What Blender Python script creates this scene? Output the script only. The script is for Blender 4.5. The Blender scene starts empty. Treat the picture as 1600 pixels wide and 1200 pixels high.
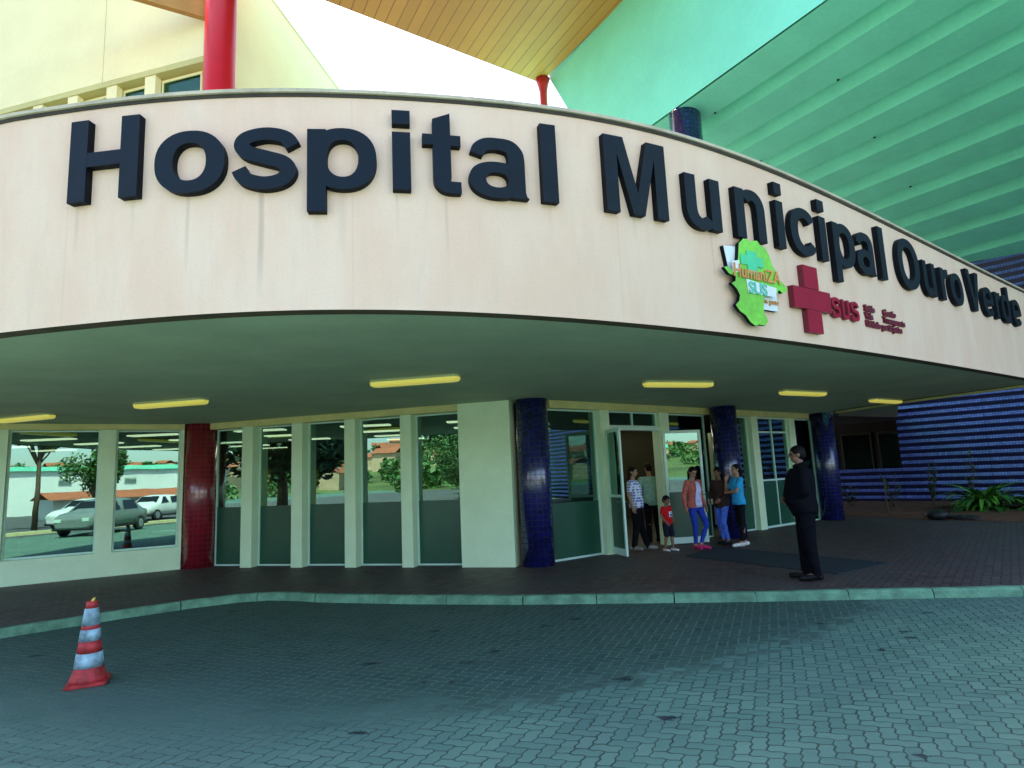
import bpy, bmesh, math, random
from mathutils import Vector, Matrix, Euler
random.seed(7)
PI = math.pi
sc = bpy.context.scene
# ------------------------------------------------------------------ camera
cam_d = bpy.data.cameras.new('camera')
cam_d.sensor_width = 36.0
cam_d.lens = 980 / 1600 * 36.0
cam_d.clip_start = 0.05
cam_d.clip_end = 3000
cam = bpy.data.objects.new('camera', cam_d)
sc.collection.objects.link(cam)
Rv = Vector((0.99904, 0.006327, -0.043326)); Uv = Vector((0.043786, -0.144354, 0.988557)); Fv = Vector((0, 0.989506, 0.144492))
M4 = Matrix.Identity(4)
for i in range(3):
    M4[i][0] = Rv[i]; M4[i][1] = Uv[i]; M4[i][2] = -Fv[i]
M4[2][3] = 1.6
cam.matrix_world = M4
sc.camera = cam
# ------------------------------------------------------------------ light
SUN_EL = math.radians(60)
SUN_AZ = math.radians(-28)        # compass angle from +Y, negative = towards -X
w = bpy.data.worlds.new('World'); sc.world = w; w.use_nodes = True
nt = w.node_tree; nt.nodes.clear()
sky = nt.nodes.new('ShaderNodeTexSky'); sky.sky_type = 'NISHITA'; sky.sun_disc = False
sky.sun_elevation = SUN_EL; sky.sun_rotation = SUN_AZ
sky.air_density = 1.0; sky.dust_density = 2.5; sky.ozone_density = 1.0; sky.altitude = 600
bg = nt.nodes.new('ShaderNodeBackground'); bg.inputs[1].default_value = 0.14
wo = nt.nodes.new('ShaderNodeOutputWorld')
nt.links.new(sky.outputs[0], bg.inputs[0]); nt.links.new(bg.outputs[0], wo.inputs[0])
sd = bpy.data.lights.new('sun', 'SUN'); sd.energy = 4.0; sd.angle = math.radians(0.5); sd.color = (1.0, 0.94, 0.85)
sun = bpy.data.objects.new('sun', sd); sc.collection.objects.link(sun)
sdir = Vector((math.sin(SUN_AZ) * math.cos(SUN_EL), math.cos(SUN_AZ) * math.cos(SUN_EL), math.sin(SUN_EL)))
sun.rotation_euler = sdir.to_track_quat('Z', 'Y').to_euler()
sc.view_settings.view_transform = 'Standard'; sc.view_settings.look = 'None'
sc.view_settings.gamma = 1.0
sc.view_settings.exposure = 2.15
# ------------------------------------------------------------------ materials
class NT:
    def __init__(s, name):
        s.m = bpy.data.materials.new(name); s.m.use_nodes = True
        s.t = s.m.node_tree; s.t.nodes.clear()
        s.out = s.t.nodes.new('ShaderNodeOutputMaterial')
    def n(s, typ, **kw):
        nd = s.t.nodes.new(typ)
        for k, v in kw.items():
            if k.startswith('i_'):
                s.put(nd.inputs[k[2:].replace('_', ' ')], v)
            else: setattr(nd, k, v)
        return nd
    def put(s, sock, v):
        if isinstance(v, bpy.types.NodeSocket): s.t.links.new(v, sock)
        elif isinstance(v, (tuple, list)) and len(v) == 3 and sock.type == 'RGBA': sock.default_value = (*v, 1)
        else: sock.default_value = v
    def m_(s, op, a, b=0.0, c=0.0, clamp=False):
        nd = s.t.nodes.new('ShaderNodeMath'); nd.operation = op; nd.use_clamp = clamp
        for i, v in enumerate((a, b, c)): s.put(nd.inputs[i], v)
        return nd.outputs[0]
    def mix(s, f, a, b, bt='MIX'):
        nd = s.t.nodes.new('ShaderNodeMix'); nd.data_type = 'RGBA'; nd.blend_type = bt
        s.put(nd.inputs[0], f); s.put(nd.inputs[6], a); s.put(nd.inputs[7], b)
        return nd.outputs[2]
    def ramp(s, f, lo, hi):
        nd = s.t.nodes.new('ShaderNodeMapRange'); nd.interpolation_type = 'SMOOTHSTEP'
        s.put(nd.inputs[0], f); nd.inputs[1].default_value = lo; nd.inputs[2].default_value = hi
        return nd.outputs[0]
    def coord(s, kind='Object'):
        return s.t.nodes.new('ShaderNodeTexCoord').outputs[kind]
    def world(s):
        return s.t.nodes.new('ShaderNodeNewGeometry').outputs['Position']
    def sep(s, v):
        nd = s.t.nodes.new('ShaderNodeSeparateXYZ'); s.put(nd.inputs[0], v); return nd.outputs
    def comb(s, x, y, z=0.0):
        nd = s.t.nodes.new('ShaderNodeCombineXYZ')
        for i, v in enumerate((x, y, z)): s.put(nd.inputs[i], v)
        return nd.outputs[0]
    def noise(s, v, scale, detail=4, rough=0.55):
        nd = s.t.nodes.new('ShaderNodeTexNoise'); s.put(nd.inputs['Vector'], v)
        nd.inputs['Scale'].default_value = scale; nd.inputs['Detail'].default_value = detail; nd.inputs['Roughness'].default_value = rough
        return nd.outputs[0]
    def bump(s, h, strength=0.3, dist=0.01):
        nd = s.t.nodes.new('ShaderNodeBump'); nd.inputs['Strength'].default_value = strength; nd.inputs['Distance'].default_value = dist
        s.put(nd.inputs['Height'], h); return nd.outputs[0]
    def bsdf(s, col, rough=0.6, normal=None, **kw):
        b = s.t.nodes.new('ShaderNodeBsdfPrincipled'); s.put(b.inputs['Base Color'], col); s.put(b.inputs['Roughness'], rough)
        if normal is not None: s.put(b.inputs['Normal'], normal)
        for k, v in kw.items(): s.put(b.inputs[k.replace('_', ' ')], v)
        return b.outputs[0]
    def done(s, sh):
        s.t.links.new(sh, s.out.inputs[0]); return s.m

def mat_plain(name, col, rough=0.6, var=0.12, scale=6.0, bump=0.1, **kw):
    N = NT(name); v = N.world()
    n = N.noise(v, scale)
    n2 = N.noise(v, scale * 12, 3)
    f = N.m_('ADD', N.m_('MULTIPLY', n, 0.7), N.m_('MULTIPLY', n2, 0.3))
    lo = tuple(c * (1 - var) for c in col); hi = tuple(min(1, c * (1 + var)) for c in col)
    c = N.mix(N.ramp(f, 0.3, 0.7), lo, hi)
    return N.done(N.bsdf(c, rough, N.bump(n2, bump, 0.004), **kw))

def mat_emit(name, col, e, rough=0.4):
    N = NT(name)
    return N.done(N.bsdf(col, rough, None, Emission_Color=(*col, 1), Emission_Strength=e))

def mosaic(name, col, grout, size, rough=0.12, var=0.35, kind='UV'):
    N = NT(name); uv = N.coord(kind)
    xs = N.sep(uv); u = N.m_('DIVIDE', xs[0], size); v = N.m_('DIVIDE', xs[1], size)
    fu = N.m_('FRACT', u); fv = N.m_('FRACT', v)
    d = N.m_('MINIMUM', N.m_('MINIMUM', fu, N.m_('SUBTRACT', 1, fu)), N.m_('MINIMUM', fv, N.m_('SUBTRACT', 1, fv)))
    wn = N.t.nodes.new('ShaderNodeTexWhiteNoise'); wn.noise_dimensions = '2D'
    N.put(wn.inputs['Vector'], N.comb(N.m_('FLOOR', u), N.m_('FLOOR', v)))
    lo = tuple(c * (1 - var) for c in col); hi = tuple(min(1, c * (1 + var)) for c in col)
    tile = N.mix(wn.outputs[0], lo, hi)
    g = N.ramp(d, 0.04, 0.10)
    c = N.mix(g, grout, tile)
    # every tile is set at a slightly different tilt
    h = N.m_('ADD', g, N.m_('MULTIPLY', N.m_('MULTIPLY', N.m_('SUBTRACT', wn.outputs[0], 0.5), fu), 1.4))
    r = N.mix(g, (0.7,) * 3, (rough,) * 3)
    return N.done(N.bsdf(c, r, N.bump(h, 0.30, 0.004), Specular_IOR_Level=0.7, Coat_Weight=1.0, Coat_Roughness=0.20))

def herring(N, vec, unit, ang, amp=0.09):
    """interlocking wavy pavers in herringbone bond; returns (joint distance, random per brick)"""
    mp = N.t.nodes.new('ShaderNodeMapping'); N.put(mp.inputs[0], vec)
    mp.inputs['Rotation'].default_value = (0, 0, ang); mp.inputs['Scale'].default_value = (1 / unit,) * 3
    s_ = N.sep(mp.outputs[0]); x0, y0 = s_[0], s_[1]
    def tri(v):
        return N.m_('MULTIPLY', N.m_('SUBTRACT', N.m_('PINGPONG', N.m_('ADD', v, 100.25), 0.5), 0.25), amp * 4)
    x = N.m_('ADD', x0, tri(y0)); y = N.m_('ADD', y0, tri(x0))
    x = N.m_('ADD', x, 2000.0); y = N.m_('ADD', y, 1000.0)
    i = N.m_('FLOOR', x); j = N.m_('FLOOR', y); fx = N.m_('FRACT', x); fy = N.m_('FRACT', y)
    k = N.m_('FLOORED_MODULO', N.m_('SUBTRACT', i, j), 4.0)
    def eq(v): return N.m_('COMPARE', k, float(v), 0.1)
    k0, k1, k2, k3 = eq(0), eq(1), eq(2), eq(3)
    dL = N.m_('ADD', fx, k1); dR = N.m_('ADD', N.m_('SUBTRACT', 1.0, fx), k0)
    dB = N.m_('ADD', fy, k2); dT = N.m_('ADD', N.m_('SUBTRACT', 1.0, fy), k3)
    d = N.m_('MINIMUM', N.m_('MINIMUM', dL, dR), N.m_('MINIMUM', dB, dT))
    wn = N.t.nodes.new('ShaderNodeTexWhiteNoise'); wn.noise_dimensions = '2D'
    N.put(wn.inputs['Vector'], N.comb(N.m_('SUBTRACT', i, k1), N.m_('SUBTRACT', j, k2)))
    return d, wn.outputs[0], mp.outputs[0]

def mat_road():
    N = NT('road_pavers'); v = N.world()
    d, rnd, _ = herring(N, v, 0.094, math.radians(22), 0.075)
    s_ = N.sep(v)
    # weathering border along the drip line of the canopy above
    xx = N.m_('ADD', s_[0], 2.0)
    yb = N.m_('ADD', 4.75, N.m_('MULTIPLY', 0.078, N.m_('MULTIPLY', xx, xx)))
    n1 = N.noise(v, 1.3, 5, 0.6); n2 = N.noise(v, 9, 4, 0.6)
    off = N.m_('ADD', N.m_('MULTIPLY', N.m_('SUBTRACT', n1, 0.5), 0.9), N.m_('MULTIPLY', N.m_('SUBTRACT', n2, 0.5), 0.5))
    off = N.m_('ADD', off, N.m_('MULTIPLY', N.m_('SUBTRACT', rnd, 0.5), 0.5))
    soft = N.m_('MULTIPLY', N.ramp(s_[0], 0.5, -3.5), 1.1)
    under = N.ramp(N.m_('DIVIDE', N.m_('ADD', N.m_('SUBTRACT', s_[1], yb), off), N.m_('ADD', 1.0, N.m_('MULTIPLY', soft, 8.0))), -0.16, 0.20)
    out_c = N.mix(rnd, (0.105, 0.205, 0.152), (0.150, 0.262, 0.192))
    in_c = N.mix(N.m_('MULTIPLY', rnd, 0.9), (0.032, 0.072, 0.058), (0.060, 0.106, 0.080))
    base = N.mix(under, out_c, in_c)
    patch = N.noise(v, 0.6, 5, 0.6)
    base = N.mix(N.ramp(patch, 0.35, 0.75), base, N.mix(0.35, base, (0.07, 0.11, 0.12)))
    grit = N.noise(v, 120, 3, 0.7)
    base = N.mix(N.m_('MULTIPLY', N.ramp(grit, 0.45, 0.8), 0.35), base, (0.22, 0.27, 0.26))
    joint_out = N.mix(n2, (0.014, 0.030, 0.028), (0.075, 0.12, 0.08))
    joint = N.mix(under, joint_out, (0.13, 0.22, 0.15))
    dn = N.m_('ADD', d, N.m_('MULTIPLY', N.m_('SUBTRACT', n2, 0.5), 0.08))
    g = N.ramp(N.m_('ADD', dn, N.m_('MULTIPLY', N.m_('SUBTRACT', N.noise(v, 3.5, 3), 0.5), 0.10)), 0.02, 0.085)
    c = N.mix(g, joint, base)
    # oil and tyre spots with a shape of their own
    sp = N.t.nodes.new('ShaderNodeTexVoronoi'); N.put(sp.inputs['Vector'], N.comb(N.m_('MULTIPLY', s_[0], 1.35), N.m_('MULTIPLY', s_[1], 2.0)))
    sp.inputs['Scale'].default_value = 1.0
    sd_ = N.m_('ADD', sp.outputs['Distance'], N.m_('MULTIPLY', N.m_('SUBTRACT', N.noise(v, 14, 4, 0.7), 0.5), 0.42))
    spot = N.ramp(sd_, 0.115, 0.06)
    grime = N.ramp(N.noise(N.comb(N.m_('MULTIPLY', s_[0], 0.5), N.m_('MULTIPLY', s_[1], 1.6)), 1.6, 6, 0.7), 0.52, 0.72)
    c = N.mix(N.m_('MULTIPLY', grime, 0.38), c, (0.035, 0.055, 0.055))
    c = N.mix(N.m_('MULTIPLY', spot, 0.85), c, (0.012, 0.014, 0.02))
    h = N.m_('ADD', N.m_('ADD', g, N.m_('MULTIPLY', rnd, 0.35)), N.m_('MULTIPLY', grit, 0.25))
    return N.done(N.bsdf(c, 0.72, N.bump(h, 0.55, 0.006), Specular_IOR_Level=0.35))

def mat_walk():
    N = NT('sidewalk_pavers'); v = N.world()
    d, rnd, _ = herring(N, v, 0.10, math.radians(38), 0.05)
    n1 = N.noise(v, 0.8, 5, 0.6); n2 = N.noise(v, 30, 4, 0.6)
    base = N.mix(rnd, (0.070, 0.040, 0.038), (0.150, 0.092, 0.078))
    base = N.mix(N.ramp(n1, 0.35, 0.7), base, (0.100, 0.082, 0.074))
    g = N.ramp(d, 0.03, 0.10)
    c = N.mix(g, (0.020, 0.018, 0.020), base)
    c = N.mix(N.m_('MULTIPLY', N.ramp(n2, 0.6, 0.8), 0.3), c, (0.13, 0.11, 0.10))
    h = N.m_('ADD', g, N.m_('MULTIPLY', rnd, 0.4))
    return N.done(N.bsdf(c, 0.6, N.bump(h, 0.5, 0.005), Specular_IOR_Level=0.4))

STREAKS = [(1.10, 0.03, 3.45, .5), (2.10, 0.025, 3.2, .6), (2.70, 0.035, 3.02, 1.0), (3.80, 0.02, 3.55, .4), (4.20, 0.02, 3.3, .5), (5.15, 0.03, 3.7, .5), (6.05, .03, 3.6, .4), (7.05, .02, 3.3, .5), (1.62, .03, 3.6, .35), (3.35, .05, 3.4, .3)]
def mat_fascia():
    N = NT('fascia_render'); uv = N.coord('UV'); s_ = N.sep(uv); u, z = s_[0], s_[1]
    n1 = N.noise(N.comb(N.m_('MULTIPLY', u, 1.0), N.m_('MULTIPLY', z, 0.35)), 2.2, 5, 0.6)
    n2 = N.noise(N.comb(N.m_('MULTIPLY', u, 6.0), N.m_('MULTIPLY', z, 0.5)), 2.0, 4, 0.6)
    n3 = N.noise(uv, 55, 4, 0.65)
    c = N.mix(N.ramp(n1, 0.3, 0.7), (0.86, 0.57, 0.395), (0.90, 0.64, 0.46))
    c = N.mix(N.m_('MULTIPLY', N.ramp(n2, 0.5, 0.8), 0.14), c, (0.50, 0.46, 0.40))
    c = N.mix(N.m_('MULTIPLY', N.ramp(n3, 0.45, 0.75), 0.20), c, (0.50, 0.40, 0.34))
    st = None
    for (su, sw, zb, k) in STREAKS:
        wob = N.m_('MULTIPLY', N.m_('SUBTRACT', n1, 0.5), 0.05)
        a = N.ramp(N.m_('ABSOLUTE', N.m_('ADD', N.m_('SUBTRACT', u, su), wob)), sw, sw * 0.2)
        b = N.m_('MULTIPLY', N.ramp(z, zb, zb + 0.5), N.ramp(z, 4.12, 4.0))
        t = N.m_('MULTIPLY', N.m_('MULTIPLY', a, b), k * 0.30)
        st = t if st is None else N.m_('MAXIMUM', st, t)
    c = N.mix(st, c, (0.17, 0.15, 0.11))
    # faint expansion joints
    ju = N.m_('ABSOLUTE', N.m_('SUBTRACT', N.m_('FRACT', N.m_('DIVIDE', N.m_('ADD', u, 0.2), 2.42)), 0.5))
    jj = N.ramp(ju, 0.004, 0.0015)
    c = N.mix(N.m_('MULTIPLY', jj, 0.10), c, (0.35, 0.28, 0.22))
    h = N.m_('ADD', N.m_('MULTIPLY', n3, 1.0), N.m_('MULTIPLY', n1, 0.5))
    return N.done(N.bsdf(c, 0.85, N.bump(h, 0.35, 0.006)))

def mat_glass(name, tint=(0.42, 0.52, 0.47), refl=0.17):
    N = NT(name)
    tr = N.n('ShaderNodeBsdfTransparent'); N.put(tr.inputs[0], tint)
    gl = N.n('ShaderNodeBsdfGlossy'); gl.inputs['Roughness'].default_value = 0.004; N.put(gl.inputs[0], (0.62, 0.97, 0.85))
    v = N.world(); nz = N.noise(v, 1.1, 2, 0.5); N.put(gl.inputs['Normal'], N.bump(nz, 0.06, 0.01))
    fr = N.n('ShaderNodeFresnel'); fr.inputs[0].default_value = 1.5
    f = N.m_('ADD', fr.outputs[0], refl, clamp=True)
    mx = N.n('ShaderNodeMixShader'); N.put(mx.inputs[0], f)
    N.t.links.new(tr.outputs[0], mx.inputs[1]); N.t.links.new(gl.outputs[0], mx.inputs[2])
    return N.done(mx.outputs[0])

def mat_ribbon(name, col, groove, width, direction, strength=0.3):
    """painted boards: fine parallel joints across `direction`"""
    N = NT(name); v = N.world(); s_ = N.sep(v)
    t = N.m_('ADD', N.m_('MULTIPLY', s_[0], direction[0]), N.m_('MULTIPLY', s_[1], direction[1]))
    t = N.m_('DIVIDE', N.m_('ADD', t, 200.0), width); f = N.m_('FRACT', t)
    wn = N.t.nodes.new('ShaderNodeTexWhiteNoise'); wn.noise_dimensions = '1D'; N.put(wn.inputs['W'], N.m_('FLOOR', t))
    d = N.m_('MINIMUM', f, N.m_('SUBTRACT', 1.0, f))
    g = N.ramp(d, 0.02, 0.06)
    lo = tuple(c * 0.90 for c in col); hi = tuple(min(1, c * 1.08) for c in col)
    c = N.mix(wn.outputs[0], lo, hi)
    c = N.mix(N.m_('MULTIPLY', N.ramp(N.noise(v, 1.2, 4), 0.4, 0.75), 0.25), c, tuple(x * 0.7 for x in col))
    c = N.mix(g, groove, c)
    return N.done(N.bsdf(c, 0.5, N.bump(g, strength, 0.01)))

M = {}
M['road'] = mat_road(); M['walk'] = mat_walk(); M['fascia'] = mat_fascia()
M['kerb'] = mat_plain('kerb_concrete', (0.15, 0.31, 0.19), 0.85, 0.35, 5, 0.5)
M['coping'] = mat_plain('coping_concrete', (0.55, 0.46, 0.32), 0.8, 0.2, 3, 0.3)
M['copedark'] = mat_plain('coping_dark_strip', (0.05, 0.04, 0.03), 0.8, 0.2, 3, 0.1)
M['drip'] = mat_plain('drip_edge_brown', (0.10, 0.065, 0.035), 0.8, 0.3, 3, 0.3)
M['soffit'] = mat_plain('soffit_paint', (0.45, 0.52, 0.34), 0.8, 0.10, 1.2, 0.15)
M['soffit2'] = mat_plain('recess_ceiling_paint', (0.45, 0.52, 0.36), 0.8, 0.10, 1.2, 0.15)
M['roof'] = mat_plain('roof_membrane', (0.22, 0.22, 0.20), 0.85, 0.2, 1, 0.2)
M['cream'] = mat_plain('cream_green_paint', (0.76, 0.96, 0.62), 0.55, 0.06, 2, 0.08)
M['trim'] = mat_plain('yellow_cream_trim', (0.72, 0.68, 0.26), 0.55, 0.10, 3, 0.08)
M['whitemetal'] = mat_plain('white_green_metal', (0.62, 0.85, 0.72), 0.35, 0.05, 4, 0.03)
M['dkmetal'] = mat_plain('grey_metal', (0.18, 0.22, 0.19), 0.35, 0.1, 4, 0.03, Metallic=0.6)
M['wall2'] = mat_plain('cream_wall', (0.98, 0.84, 0.42), 0.7, 0.05, 0.8, 0.12)
M['wall2b'] = mat_plain('cream_wall_beam', (0.62, 0.55, 0.20), 0.7, 0.08, 0.8, 0.12)
M['pinkwall'] = mat_plain('pale_inner_wall', (0.95, 0.82, 0.60), 0.7, 0.08, 0.8, 0.12)
M['letter'] = mat_plain('navy_letter_enamel', (0.0035, 0.010, 0.017), 0.55, 0.18, 5, 0.04, Specular_IOR_Level=0.22)
M['letterside'] = mat_plain('letter_side_black', (0.002, 0.004, 0.007), 0.6, 0.2, 5, 0.04, Specular_IOR_Level=0.15)
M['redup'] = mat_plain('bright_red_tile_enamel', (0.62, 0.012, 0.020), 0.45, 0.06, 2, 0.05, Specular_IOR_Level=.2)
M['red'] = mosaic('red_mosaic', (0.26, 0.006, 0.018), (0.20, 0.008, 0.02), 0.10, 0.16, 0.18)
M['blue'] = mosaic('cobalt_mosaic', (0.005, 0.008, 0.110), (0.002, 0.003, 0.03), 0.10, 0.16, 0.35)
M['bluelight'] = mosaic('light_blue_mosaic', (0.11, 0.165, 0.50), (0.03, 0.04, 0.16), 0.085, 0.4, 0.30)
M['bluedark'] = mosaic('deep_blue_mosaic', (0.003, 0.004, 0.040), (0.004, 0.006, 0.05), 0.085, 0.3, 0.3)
M['mint'] = mat_plain('mint_wall', (0.24, 0.84, 0.58), 0.75, 0.06, 0.7, 0.1)
M['mintrib'] = mat_plain('mint_ribbed_soffit', (0.22, 0.86, 0.56), 0.7, 0.07, 1.0, 0.1)
M['orange'] = mat_ribbon('orange_board_soffit', (0.52, 0.25, 0.045), (0.24, 0.11, 0.015), 0.33, (-0.878, -0.478))
M['orangeedge'] = mat_plain('orange_brown_edge', (0.50, 0.25, 0.05), 0.6, 0.1, 3, 0.1)
M['redpaint'] = mat_plain('red_paint', (0.55, 0.02, 0.02), 0.5, 0.08, 3, 0.05)
M['glass'] = mat_glass('tinted_glass')
M['glass2'] = mat_glass('upper_glass', (0.92, 0.92, 0.9), -0.03)
M['frost'] = mat_plain('frosted_film', (0.018, 0.090, 0.050), 0.30, 0.10, 2, 0.02)
M['lamp'] = mat_emit('yellow_diffuser', (0.62, 0.56, 0.10), 0.14, 0.3)
M['lampbody'] = mat_plain('lamp_housing', (0.52, 0.56, 0.28), 0.4, 0.05, 4, 0.02)
M['tube'] = mat_emit('ceiling_panel_light', (1.0, 0.92, 0.68), 0.9)
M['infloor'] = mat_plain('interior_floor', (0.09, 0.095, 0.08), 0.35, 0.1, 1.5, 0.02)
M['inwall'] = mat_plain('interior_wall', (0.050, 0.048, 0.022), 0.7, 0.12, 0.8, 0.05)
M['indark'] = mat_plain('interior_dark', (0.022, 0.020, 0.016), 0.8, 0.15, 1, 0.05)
M['inyellow'] = mat_plain('yellow_panel', (0.60, 0.48, 0.06), 0.6, 0.1, 2, 0.05)
M['chair'] = mat_plain('blue_plastic', (0.015, 0.04, 0.22), 0.35, 0.1, 6, 0.03)
M['soil'] = mat_plain('red_soil', (0.15, 0.050, 0.022), 0.95, 0.4, 7, 0.8)
M['mat'] = mat_plain('rubber_mat', (0.016, 0.026, 0.034), 0.8, 0.15, 9, 0.4)
M['conered'] = mat_plain('cone_red_rubber', (0.50, 0.035, 0.035), 0.6, 0.5, 12, 0.1)
M['conewhite'] = mat_plain('cone_white_band', (0.30, 0.44, 0.48), 0.45, 0.6, 10, 0.1)
M['yellow'] = mat_plain('yellow_plastic', (0.75, 0.55, 0.08), 0.5, 0.1, 9, 0.05)
M['leaf'] = mat_plain('leaf_green', (0.045, 0.16, 0.020), 0.45, 0.45, 5, 0.1)
M['leafb'] = mat_plain('leaf_bright_green', (0.13, 0.38, 0.035), 0.4, 0.30, 5, 0.1)
M['leafo'] = mat_plain('leaf_olive', (0.085, 0.17, 0.030), 0.6, 0.4, 5, 0.1)
M['leafd'] = mat_plain('leaf_dark_green', (0.018, 0.05, 0.018), 0.5, 0.4, 5, 0.1)
M['bark'] = mat_plain('bark', (0.12, 0.085, 0.05), 0.9, 0.3, 9, 0.6)
M['black'] = mat_plain('black_plastic', (0.010, 0.010, 0.012), 0.5, 0.2, 9, 0.1)
M['asph'] = mat_plain('parking_asphalt', (0.085, 0.09, 0.085), 0.85, 0.25, 1.5, 0.4)
M['sand'] = mat_plain('pale_kerb_paint', (0.62, 0.58, 0.30), 0.8, 0.15, 3, 0.2)
M['white'] = mat_plain('white_wall', (0.78, 0.80, 0.74), 0.7, 0.06, 0.3, 0.05)
M['terr'] = mat_plain('terracotta', (0.42, 0.12, 0.05), 0.8, 0.2, 2, 0.3)
M['plaster'] = mat_plain('hill_house_plaster', (0.62, 0.42, 0.26), 0.8, 0.3, 0.12, 0.1)
M['hill'] = mat_plain('hill_vegetation', (0.09, 0.13, 0.03), 0.95, 0.5, 0.06, 0.3)

# ------------------------------------------------------------------ mesh helpers
class MB:
    def __init__(s): s.v = []; s.f = []; s.mi = []; s.uv = []; s.sm = []
    def quad(s, pts, mi=0, uv=None, smooth=False):
        b = len(s.v); s.v += [tuple(p) for p in pts]; s.f.append(tuple(range(b, b + len(pts)))); s.mi.append(mi); s.uv.append(uv); s.sm.append(smooth)
    def grid(s, rows, mi=0, uvs=None, close=False, smooth=True):
        b = len(s.v); n = len(rows[0])
        for r in rows: s.v += [tuple(p) for p in r]
        for i in range(len(rows) - 1):
            for j in range(n if close else n - 1):
                k = (j + 1) % n
                s.f.append((b + i * n + j, b + i * n + k, b + (i + 1) * n + k, b + (i + 1) * n + j)); s.mi.append(mi); s.sm.append(smooth)
                if uvs:
                    kk = j + 1
                    s.uv.append([uvs[i][j], uvs[i][kk], uvs[i + 1][kk], uvs[i + 1][j]])
                else: s.uv.append(None)
    def box(s, c, d, rz=0, mi=0):
        """c centre, d full sizes"""
        cx, cy, cz = c; hx, hy, hz = (t / 2 for t in d); ca, sa = math.cos(rz), math.sin(rz)
        P = []
        for (x, y, z) in ((-1,-1,-1),(1,-1,-1),(1,1,-1),(-1,1,-1),(-1,-1,1),(1,-1,1),(1,1,1),(-1,1,1)):
            x *= hx; y *= hy; P.append((cx + x * ca - y * sa, cy + x * sa + y * ca, cz + z * hz))
        for q in ((3,2,1,0),(4,5,6,7),(0,1,5,4),(1,2,6,5),(2,3,7,6),(3,0,4,7)): s.quad([P[i] for i in q], mi)
    def prism(s, poly, z0, z1, mi=0, mit=None):
        n = len(poly); mit = mi if mit is None else mit
        s.quad([(x, y, z1) for x, y in poly], mit); s.quad([(x, y, z0) for x, y in reversed(poly)], mi)
        for i in range(n):
            a, b = poly[i], poly[(i + 1) % n]
            s.quad([(a[0], a[1], z0), (b[0], b[1], z0), (b[0], b[1], z1), (a[0], a[1], z1)], mi)
    def tube(s, path, radii, seg=10, mi=0, caps=True, sy=1.0, smooth=True):
        rings = []; path = [Vector(p) for p in path]; up = None
        for i, p in enumerate(path):
            t = (path[min(i + 1, len(path) - 1)] - path[max(i - 1, 0)]).normalized()
            if up is None:
                up = Vector((0, 0, 1)) if abs(t.z) < 0.9 else Vector((0, 1, 0))
            a = t.cross(up).normalized(); b = a.cross(t).normalized(); up = b
            r = radii[i] if isinstance(radii, (list, tuple)) else radii
            rings.append([p + a * (math.cos(2 * PI * k / seg) * r) + b * (math.sin(2 * PI * k / seg) * r * sy) for k in range(seg)])
        s.grid(rings, mi, close=True, smooth=smooth)
        if caps:
            s.quad(list(reversed(rings[0])), mi); s.quad(rings[-1], mi)
    def revolve(s, prof, c, seg=40, mi=0, uv=True, caps=True):
        rows = []; uvs = []
        for (r, z) in prof:
            rows.append([(c[0] + r * math.cos(2 * PI * k / seg), c[1] + r * math.sin(2 * PI * k / seg), z) for k in range(seg)])
            r0 = prof[0][0]
            uvs.append([(2 * PI * k / seg * r0, z) for k in range(seg + 1)])
        s.grid(rows, mi, uvs if uv else None, close=True)
        if caps:
            s.quad(list(reversed(rows[0])), mi); s.quad(rows[-1], mi)
    def ell(s, c, r, seg=14, rings=9, mi=0, rot=None):
        rows = []
        R = rot if rot is not None else Matrix.Identity(3)
        c = Vector(c)
        for i in range(rings + 1):
            th = PI * i / rings; th = min(max(th, 0.02), PI - 0.02)
            rows.append([c + R @ Vector((r[0] * math.sin(th) * math.cos(2 * PI * k / seg), r[1] * math.sin(th) * math.sin(2 * PI * k / seg), r[2] * math.cos(th))) for k in range(seg)])
        s.grid(list(reversed(rows)), mi, close=True)
        s.quad(list(reversed(rows[-1])), mi, smooth=True); s.quad(rows[0], mi, smooth=True)
    def build(s, name, mats, parent=None, recalc=True, merge=True):
        me = bpy.data.meshes.new(name); me.from_pydata(s.v, [], s.f); 
        if not isinstance(mats, (list, tuple)): mats = [mats]
        for m in mats: me.materials.append(m)
        me.polygons.foreach_set('material_index', s.mi); me.polygons.foreach_set('use_smooth', s.sm)
        if any(u is not None for u in s.uv):
            ul = me.uv_layers.new(name='UVMap'); d = []
            for f, u in zip(s.f, s.uv):
                for k in range(len(f)): d += list(u[k]) if u is not None else [0.0, 0.0]
            ul.data.foreach_set('uv', d)
        me.update()
        if merge or recalc:
            bm = bmesh.new(); bm.from_mesh(me)
            if merge: bmesh.ops.remove_doubles(bm, verts=bm.verts, dist=1e-5)
            if recalc: bmesh.ops.recalc_face_normals(bm, faces=bm.faces)
            bm.to_mesh(me); bm.free()
        o = bpy.data.objects.new(name, me); sc.collection.objects.link(o)
        if parent is not None: o.parent = parent
        return o
def empty(name, loc=(0, 0, 0), rz=0):
    o = bpy.data.objects.new(name, None); sc.collection.objects.link(o); o.location = loc; o.rotation_euler = (0, 0, rz)
    o.empty_display_size = 0.1
    return o
def tag(o, label=None, cat=None, group=None, kind=None):
    if label: o['label'] = label
    if cat: o['category'] = cat
    if group: o['group'] = group
    if kind: o['kind'] = kind
    return o
def bevel(o, w, seg=2):
    bm = bmesh.new(); bm.from_mesh(o.data)
    bmesh.ops.bevel(bm, geom=list(bm.edges), offset=w, segments=seg, affect='EDGES', clamp_overlap=True)
    bm.to_mesh(o.data); bm.free(); return o
def copy_tree(o, parent=None):
    c = o.copy(); sc.collection.objects.link(c)
    if parent is not None: c.parent = parent
    for ch in list(o.children): copy_tree(ch, c)
    return c

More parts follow.
